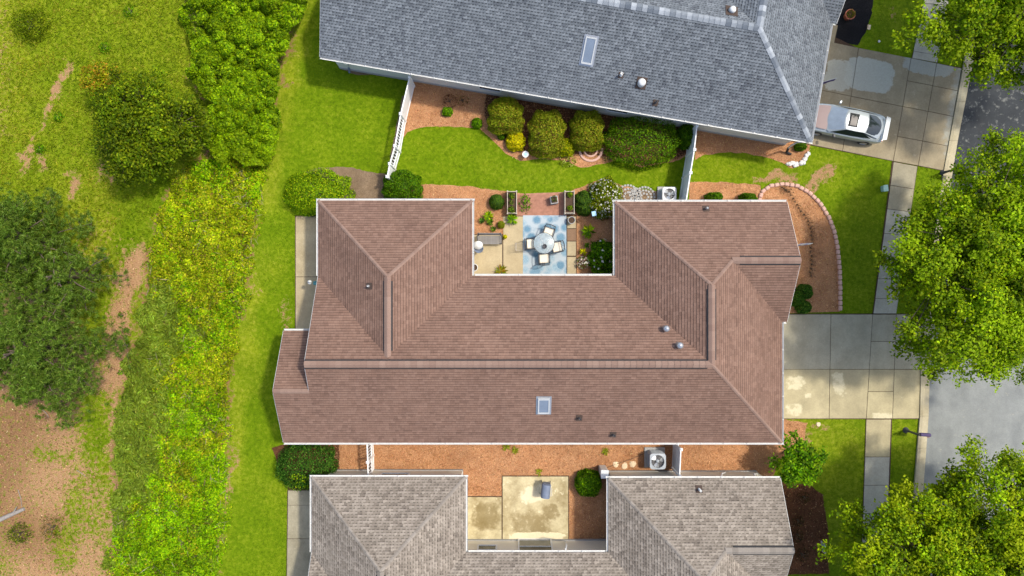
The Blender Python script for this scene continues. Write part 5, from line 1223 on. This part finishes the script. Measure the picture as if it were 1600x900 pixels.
b = MB(); b.tube((0, 0, 0), (0, 0, 1.2), .015); b.build('pole', M['dark_metal'], bf); b = MB(); b.bbox(0, 0, 1.28, .2, .22, .14, .2, .02); b.build('feeder_box', M['light_blue'], bf); b = MB(); b.bbox(0, 0, 1.37, .24, .26, .03, .2, .01); b.build('feeder_roof', M['light_blue'], bf)
c = W(821, 241, .5); gb = empty('bird_bath', (c.x, c.y, 0), 0, 'small round blue and white bird bath at the edge of the oval lawn', 'bird bath')
b = MB(); b.lathe([(.12, 0), (.05, .08), (.04, .36), (.07, .42)], n=14); b.build('pedestal', M['white_trim'], gb); b = MB(); b.lathe([(.05, .42), (.16, .46), (.18, .5), (.165, .5), (.09, .475)], n=22); b.build('basin', M['white_trim'], gb); b = MB(); b.lathe([(.09, .478), (.001, .478)], n=18); b.build('water', M['light_blue'], gb)
c = W(484, 441, 1.5); wn = empty('wind_spinner', (c.x, c.y, 0), 0, 'small white and teal ornament hanging off the west wall of the brown house', 'ornament')
b = MB(); b.path([(.75, 0, 1.75), (.2, 0, 1.8), (-.08, 0, 1.72)], .012, n=5); b.build('bracket', M['dark_metal'], wn); b = MB(); b.lathe([(.001, 1.6), (.11, 1.55), (.12, 1.5), (.08, 1.4), (.001, 1.36)], n=14); b.build('body', M['white_trim'], wn); b = MB(); b.bbox(.3, -.04, 1.5, .2, .2, .2, .3, .03); b.build('box', M['teal'], wn)
# barbecue on the stained patio
c = W(853, 768, .9); gr = empty('barbecue', (c.x, c.y, .042), math.radians(-6), 'dark blue covered barbecue on legs on the stained patio', 'barbecue')
b = MB(); b.bbox(0, 0, .72, .5, .78, .2, 0, .05); b.build('firebox', M['cover_blue'], gr)
b = MB(); vs = []
for y in (-.37, .37):
    for i in range(7): a = math.pi*i/6; vs.append((.24*math.cos(a), y, .82+.17*math.sin(a)))
b.smooth = True; b.add(vs, [(i, i+1, i+8, i+7) for i in range(6)]); b.smooth = False; b.add(vs, [tuple(range(7)), tuple(range(13, 6, -1))]); b.build('lid', M['cover_blue'], gr)
b = MB(); b.path([(.27, -.2, .9), (.3, -.2, .92), (.3, .2, .92), (.27, .2, .9)], .014); b.build('handle', M['metal_grey'], gr); b = MB(); b.bbox(0, .46, .8, .42, .1, .03, 0, .01); b.build('side_shelf', M['dark_metal'], gr)
for sx in (-1, 1):
    for sy in (-1, 1): b = MB(); b.tube((sx*.2, sy*.32, .64), (sx*.26, sy*.36, 0), .018); b.build('leg', M['dark_metal'], gr)
# drip hose across the straw strip
b = MB(); pts = [W(x, y, .04) for x, y in ((944, 733), (960, 726), (985, 718), (1005, 709), (1030, 701), (1050, 692))]; b.path(pts, .018, n=6); tag(b.build('garden_hose', M['mat_brown']), 'thin brown hose across the straw strip to the utility box', 'hose')
b = MB(); P3 = [W(x, y, .05) for x, y in ((-30, 822), (0, 812), (20, 803), (38, 795))]; b.path(P3, .15, .1, 9); b.tube(W(20, 803, .1), W(26, 792, .3), .05, .02, 6); tag(b.build('fallen_log', M['bark_pale']), 'pale grey fallen log at the left edge of the sandy ground', 'log')
for i, (x0, y0, x1, y1, l) in enumerate(((28, 765, 34, 792, 'just above the log'), (66, 640, 76, 652, 'under the broad pine'), (120, 735, 134, 745, 'on the open sand'), (82, 600, 78, 620, 'near the foot of the broad pine'))):
    b = MB(); a, d = W(x0, y0, .03), W(x1, y1, .03); b.path([a, a.lerp(d, .5)+Vector((.08, 0, .03)), d], .02, .01, 5); tag(b.build('fallen_twig', M['bark_pale']), 'thin pale fallen twig '+l, 'twig', 'fallen twigs')

# ------------------------------------------------------------------ street side things
def mailbox(label, px, py, rz):
    c = W(px, py); root = empty('mailbox', c, rz, label, 'mailbox', 'black kerbside mailboxes')
    b = MB(); b.bbox(0, 0, .62, .1, .1, 1.24, 0, .012); b.build('post', M['dark_metal'], root); b = MB(); b.lathe([(.001, 1.34), (.05, 1.3), (.06, 1.26), (.03, 1.24)], n=12); b.build('finial', M['dark_metal'], root)
    b = MB(); b.bbox(.22, 0, 1.02, .55, .07, .07, 0, .01); b.tube((.04, 0, .75), (.35, 0, 1.0), .02); b.build('arm', M['dark_metal'], root)
    b = MB(); vs = []
    for x in (.12, .66):
        vs += [(x, -.09, 1.06), (x, -.09, 1.17)]+[(x, -.09*math.cos(math.pi*i/6), 1.17+.09*math.sin(math.pi*i/6)) for i in range(1, 6)]+[(x, .09, 1.17), (x, .09, 1.06)]
    n = 9; b.add(vs, [(i, i+1, n+i+1, n+i) for i in range(n-1)]+[tuple(range(n)), tuple(range(2*n-1, n-1, -1)), (0, n-1, 2*n-1, n)]); b.build('box', M['purple'], root)
    b = MB(); b.box(.5, -.1, 1.24, .1, .012, .09); b.build('flag', M['red_lamp'], root)
    b = MB(); b.lathe([(.17, 0), (.16, .05), (.09, .09), (.07, .3), (.05, .32)], n=12); b.build('base', M['dark_metal'], root)
mailbox('black mailbox on a post beside the brown house driveway', 1415, 672, -.05); mailbox('black mailbox half hidden by the tree near the grey house driveway', 1473, 270, -.2)
c = W(1384, 294, .3); ub = empty('utility_pedestal', (c.x, c.y, 0), .1, 'small pale teal utility pedestal on the front lawn by the sidewalk', 'utility box'); b = MB(); b.bbox(0, 0, .15, .24, .32, .3, 0, .03); b.build('case', M['utility_green'], ub); b = MB(); b.bbox(0, 0, .31, .27, .35, .03, 0, .01); b.build('lid', M['utility_green'], ub)
c = W(1287, 856, .5); ys = empty('yard_sign', (c.x, c.y, 0), math.radians(97), 'white and blue yard sign in front of the taupe house', 'sign')
b = MB(); b.bbox(0, 0, .5, .62, .03, .5, 0, .008); sg = b.build('sign_board', M['white_trim'], ys)
b = MB(); b.box(0, -.019, .5, .5, .004, .3); b.box(0, .019, .5, .5, .004, .3); b.build('blue_panel', M['sign_blue'], sg); b = MB(); b.bbox(0, 0, .755, .62, .06, .02, 0, .004); b.build('top_edge', M['light_blue'], sg)
for s in (-1, 1): b = MB(); b.tube((s*.25, 0, 0), (s*.25, 0, .3), .008, n=5); b.build('stake', M['metal_grey'], ys)
def flag(label, px, py, z, rz, L, mats):
    c = W(px, py, z); root = empty('house_flag', c, rz, label, 'flag'); b = MB(); b.tube((-.35, 0, -.35), (L*.8, 0, .5), .014); b.build('pole', M['white_trim'], root)
    for k, m_ in enumerate(mats):
        b = MB(); vs = []; x0, x1 = L*(.1+.7*k/len(mats)), L*(.1+.7*(k+1)/len(mats)); n = 6
        for i in range(n+1):
            t = i/n
            for x in (x0, x1): vs.append((x, .05*math.sin(5*t+x*6), .62*x/L-t*.75+.0))
        b.smooth = True; b.add(vs, [(2*i, 2*i+1, 2*i+3, 2*i+2) for i in range(n)]); b.build('cloth', M[m_], root)
flag('small pale blue and white flag sticking out over the curved bed', 1250, 382, 1.9, .05, .55, ('flag_blue', 'white_trim', 'flag_blue', 'white_trim'))
flag('dark purple flag on the garage front of the grey house', 1286, 128, 1.8, .1, .6, ('purple',))
for i, (x, y, l) in enumerate(((1290, 66, 'by the driveway'), (1373, 65, 'on the lawn right of the black mulch'))[1:]):
    o = mobj('sprinkler_cap', MB().lathe([(.05, 0), (.07, .05), (.001, .06)], n=12).mesh('sprinkler_cap', M['white_trim'])); o.location = W(x, y); tag(o, 'small white sprinkler cap '+l, 'sprinkler')
o = mobj('lawn_stone', rock_mesh(.14, 44, 'pale_stone', .4)); o.location = W(1279, 663); tag(o, 'pale round stone in the thin lawn by the brown house driveway', 'stone')
o = mobj('paving_brick', MB().bbox(0, 0, .04, .16, .26, .09, 0, .015).mesh('paving_brick', M['pale_stone'])); o.location = W(1357, 43); o.rotation_euler = (0, 0, -.15); tag(o, 'pale brick at the edge of the black mulch', 'brick')

# ------------------------------------------------------------------ car
def car():
    rear = W(1384, 203, .8); ang = math.radians(180-11.4); d = Vector((math.cos(ang), math.sin(ang), 0)); L = 4.35; c = rear+d*(L/2)
    root = empty('car', (c.x, c.y, .045), ang, 'silver white coupe with sunroof and mauve hood nosed under the grey roof', 'car')
    # lofted lower body: x, half width, z top centre, z shoulder, z bottom
    st = [(-2.17, .60, .62, .58, .40), (-2.12, .70, .80, .72, .30), (-1.9, .78, .90, .80, .22), (-1.4, .82, .92, .84, .20), (-.6, .84, .90, .86, .20), (.2, .84, .90, .85, .20), (.8, .83, .88, .82, .20), (1.3, .81, .82, .76, .20), (1.8, .76, .73, .67, .22), (2.08, .66, .62, .58, .26), (2.18, .52, .5, .48, .34)]
    vs = []; n = 13
    for x, hw, zt, zs, zb in st:
        prof = [(hw*.88, zb), (hw*.97, zb+.06), (hw, (zb+zs)*.5), (hw*.985, zs-.06), (hw*.93, zs), (hw*.6, zs+(zt-zs)*.75), (0, zt)]
        vs += [(x, y, z) for y, z in prof]+[(x, -y, z) for y, z in prof[-2::-1]]
    b = MB(); b.smooth = True; b.add(vs, [(k*n+i, k*n+i+1, (k+1)*n+i+1, (k+1)*n+i) for k in range(len(st)-1) for i in range(n-1)]); b.add(vs, [tuple(range(n)), tuple(range(len(vs)-1, len(vs)-n-1, -1))])
    body = b.build('body', M['car_paint'], root); md = body.modifiers.new('s', 'SUBSURF'); md.levels = 1; md.render_levels = 2
    # cabin: ring of glass, then roof
    def loft(name, rings, mat, dz=0):
        b = MB(); m_ = len(rings[0]); b.smooth = True; b.add([v for r in rings for v in r], [(k*m_+i, k*m_+i+1, (k+1)*m_+i+1, (k+1)*m_+i) for k in range(len(rings)-1) for i in range(m_-1)]); return b.build(name, M[mat], root)
    arcx = lambda x, hw, z, bow, dz: [(x+bow*(1-(t/4)**2)*0+bow*(1-(abs(t)/4)**2), hw*t/4, z+dz*(1-(t/4)**2)) for t in range(-4, 5)]
    loft('cabin', [arcx(1.02, .7, .85, .14, .03), arcx(.18, .55, 1.22, .1, .05), arcx(-.85, .54, 1.22, -.06, .05), arcx(-1.75, .62, .9, -.2, .03)], 'car_paint')
    loft('windshield', [arcx(.95, .63, .895, .14, .03), arcx(.6, .6, 1.055, .13, .045), arcx(.24, .53, 1.215, .1, .055)], 'car_screen')
    loft('rear_window', [arcx(-.93, .5, 1.215, -.06, .05), arcx(-1.3, .53, 1.09, -.13, .05), arcx(-1.62, .5, .965, -.18, .035)], 'car_glass')
    loft('roof_panel', [arcx(.17, .545, 1.235, .1, .05), arcx(-.3, .56, 1.26, .0, .05), arcx(-.84, .535, 1.235, -.06, .05)], 'car_paint')
    loft('sunroof_frame', [[(x, .36*t/4, 1.27+.05*(1-(t/8)**2)-.03*abs(x+.28)) for t in range(-4, 5)] for x in (.12, -.13, -.38)], 'black_rubber')
    loft('sunroof', [[(x, .3*t/4, 1.282+.05*(1-(t/9)**2)-.03*abs(x+.28)) for t in range(-4, 5)] for x in (.04, -.13, -.3)], 'car_glass')
    for s in (-1, 1):
        b = MB(); b.add([(.86, s*.74, .88), (.12, s*.565, 1.2), (-.75, s*.56, 1.2), (-1.4, s*.7, .93), (-.3, s*.745, .885)], [(0, 1, 2, 3, 4)]); b.build('side_window', M['car_glass'], root)
        b = MB(); b.add([(.9, s*.76, .86), (.84, s*.735, .89), (.1, s*.545, 1.225), (.2, s*.53, 1.23), (.98, s*.69, .88)], [(0, 1, 2, 3, 4)]); b.build('pillar', M['car_paint'], root)
        b = MB(); b.bbox(.62, s*.93, .95, .13, .2, .12, s*.3, .03); b.build('mirror', M['car_paint'] if s < 0 else M['dark_metal'], root)
        b = MB(); b.bbox(-2.12, s*.5, .66, .08, .3, .13, s*-.12, .02); b.build('tail_light', M['red_lamp'], root)
        b = MB(); b.bbox(2.02, s*.5, .58, .12, .28, .08, s*-.3, .02); b.build('headlight', M['glass'], root)
        for x in (1.32, -1.33):
            b = MB(); R0 = Matrix.Translation((x, s*.745, .3)) @ Matrix.Rotation(math.pi/2*s, 4, 'X'); tmp = MB(); tmp.lathe([(.2, .1), (.28, .1), (.3, .06), (.3, -.08), (.2, -.1)], n=22); b.smooth = True; b.add([R0 @ Vector(v) for v in tmp.v], tmp.f); wh = b.build('wheel', M['black_rubber'], root)
            b = MB(); tmp = MB(); tmp.lathe([(.001, -.07), (.06, -.075), (.19, -.07), (.2, -.09), (.21, -.03)], n=20); b.add([R0 @ Vector(v) for v in tmp.v], tmp.f); b.build('rim', M['rim'], wh)
    loft('hood', [[(x, y*k, z+.012*(1-abs(y))) for y in (-1, -.6, -.2, .2, .6, 1)] for x, k, z in ((1.06, .66, .895), (1.4, .65, .835), (1.8, .58, .752), (2.02, .5, .665))], 'car_hood')
    b = MB(); b.smooth = False; b.add([(-1.98, -.66, 1.0), (-1.98, .66, 1.0), (-2.2, .6, 1.03), (-2.2, -.6, 1.03), (-1.98, -.66, .97), (-1.98, .66, .97), (-2.2, .6, 1.0), (-2.2, -.6, 1.0)], [(0, 1, 2, 3), (7, 6, 5, 4), (0, 1, 5, 4), (1, 2, 6, 5), (2, 3, 7, 6), (3, 0, 4, 7)])
    for s in (-1, 1): b.box(-2.06, s*.58, .92, .14, .05, .12)
    b.build('spoiler', M['car_paint'], root)
    b = MB(); b.box(-2.19, 0, .56, .01, .36, .12); b.build('number_plate', M['white_trim'], root)
car()

# ------------------------------------------------------------------ loose needles on the beds, leaf litter on the bare ground
def litter(name, label, n, polys, L, wd, cols, z, mask=None):
    Xs, Ys = [], []
    for pl in polys:
        xs = [p[0] for p in pl]; ys = [p[1] for p in pl]; m = int(n*(max(xs)-min(xs))*(max(ys)-min(ys))/784); X, Y = scatter_px(m, pl); Xs.append(X); Ys.append(Y)
    X, Y = np.concatenate(Xs), np.concatenate(Ys)
    if mask is not None: k = mask(X, Y); X, Y = X[k], Y[k]
    m = len(X); P = np.stack([(X-800)/S, (450-Y)/S, z+rng.uniform(0, .015, m)], 1); N = rng.normal(0, .28, (m, 3)); N[:, 2] += 1
    C = pick(cols, m, .22)
    tag(mobj(name, leaf_mesh(name, P, N, L*rng.uniform(.5, 1.5, m), wd, C, fold=.03)), label, 'litter', None, 'stuff')
STRAW = [BEDS[i] for i in (0, 1, 3, 4, 6, 7, 8)]
notpav = lambda X, Y: ~(inside([(732, 366), (786, 366), (786, 337), (808, 337), (806, 303), (886, 300), (886, 337), (901, 337), (901, 440), (732, 440)], X, Y) | inside([(726, 775), (784, 775), (784, 743), (889, 743), (889, 846), (726, 846)], X, Y))
litter('straw_litter', 'loose pine needles scattered over the straw beds', 170, STRAW, .13, .1, [(3, A(206, 156, 114, .85)), (3, A(184, 132, 92, .8)), (2, A(222, 182, 142, .88)), (1.2, A(140, 94, 60, .75))], .03, notpav)
litter('mulch_litter', 'loose bark chips over the dark mulch', 120, [BEDS[2], BEDS[5]], .1, .4, [(3, A(130, 92, 66, .7)), (2, A(90, 60, 40, .7)), (1, A(176, 136, 104, .8))], .03)
def bare_mask(X, Y):
    ba, dr, li = fields(X, Y); return (rng.random(len(X)) < np.clip(ba*1.3-.3, 0, 1)) & ~inside(STRIP, X, Y)
litter('leaf_litter', 'dry leaves and twigs on the sandy meadow corner', 90, [[(-20, 380), (215, 380), (180, 930), (-20, 930)]], .075, .45, [(3, A(196, 160, 120, .8)), (2, A(160, 118, 82, .7)), (2, A(112, 78, 52, .7)), (.5, A(222, 196, 162, .85)), (1.5, A(130, 136, 60, .7))], .02, bare_mask)
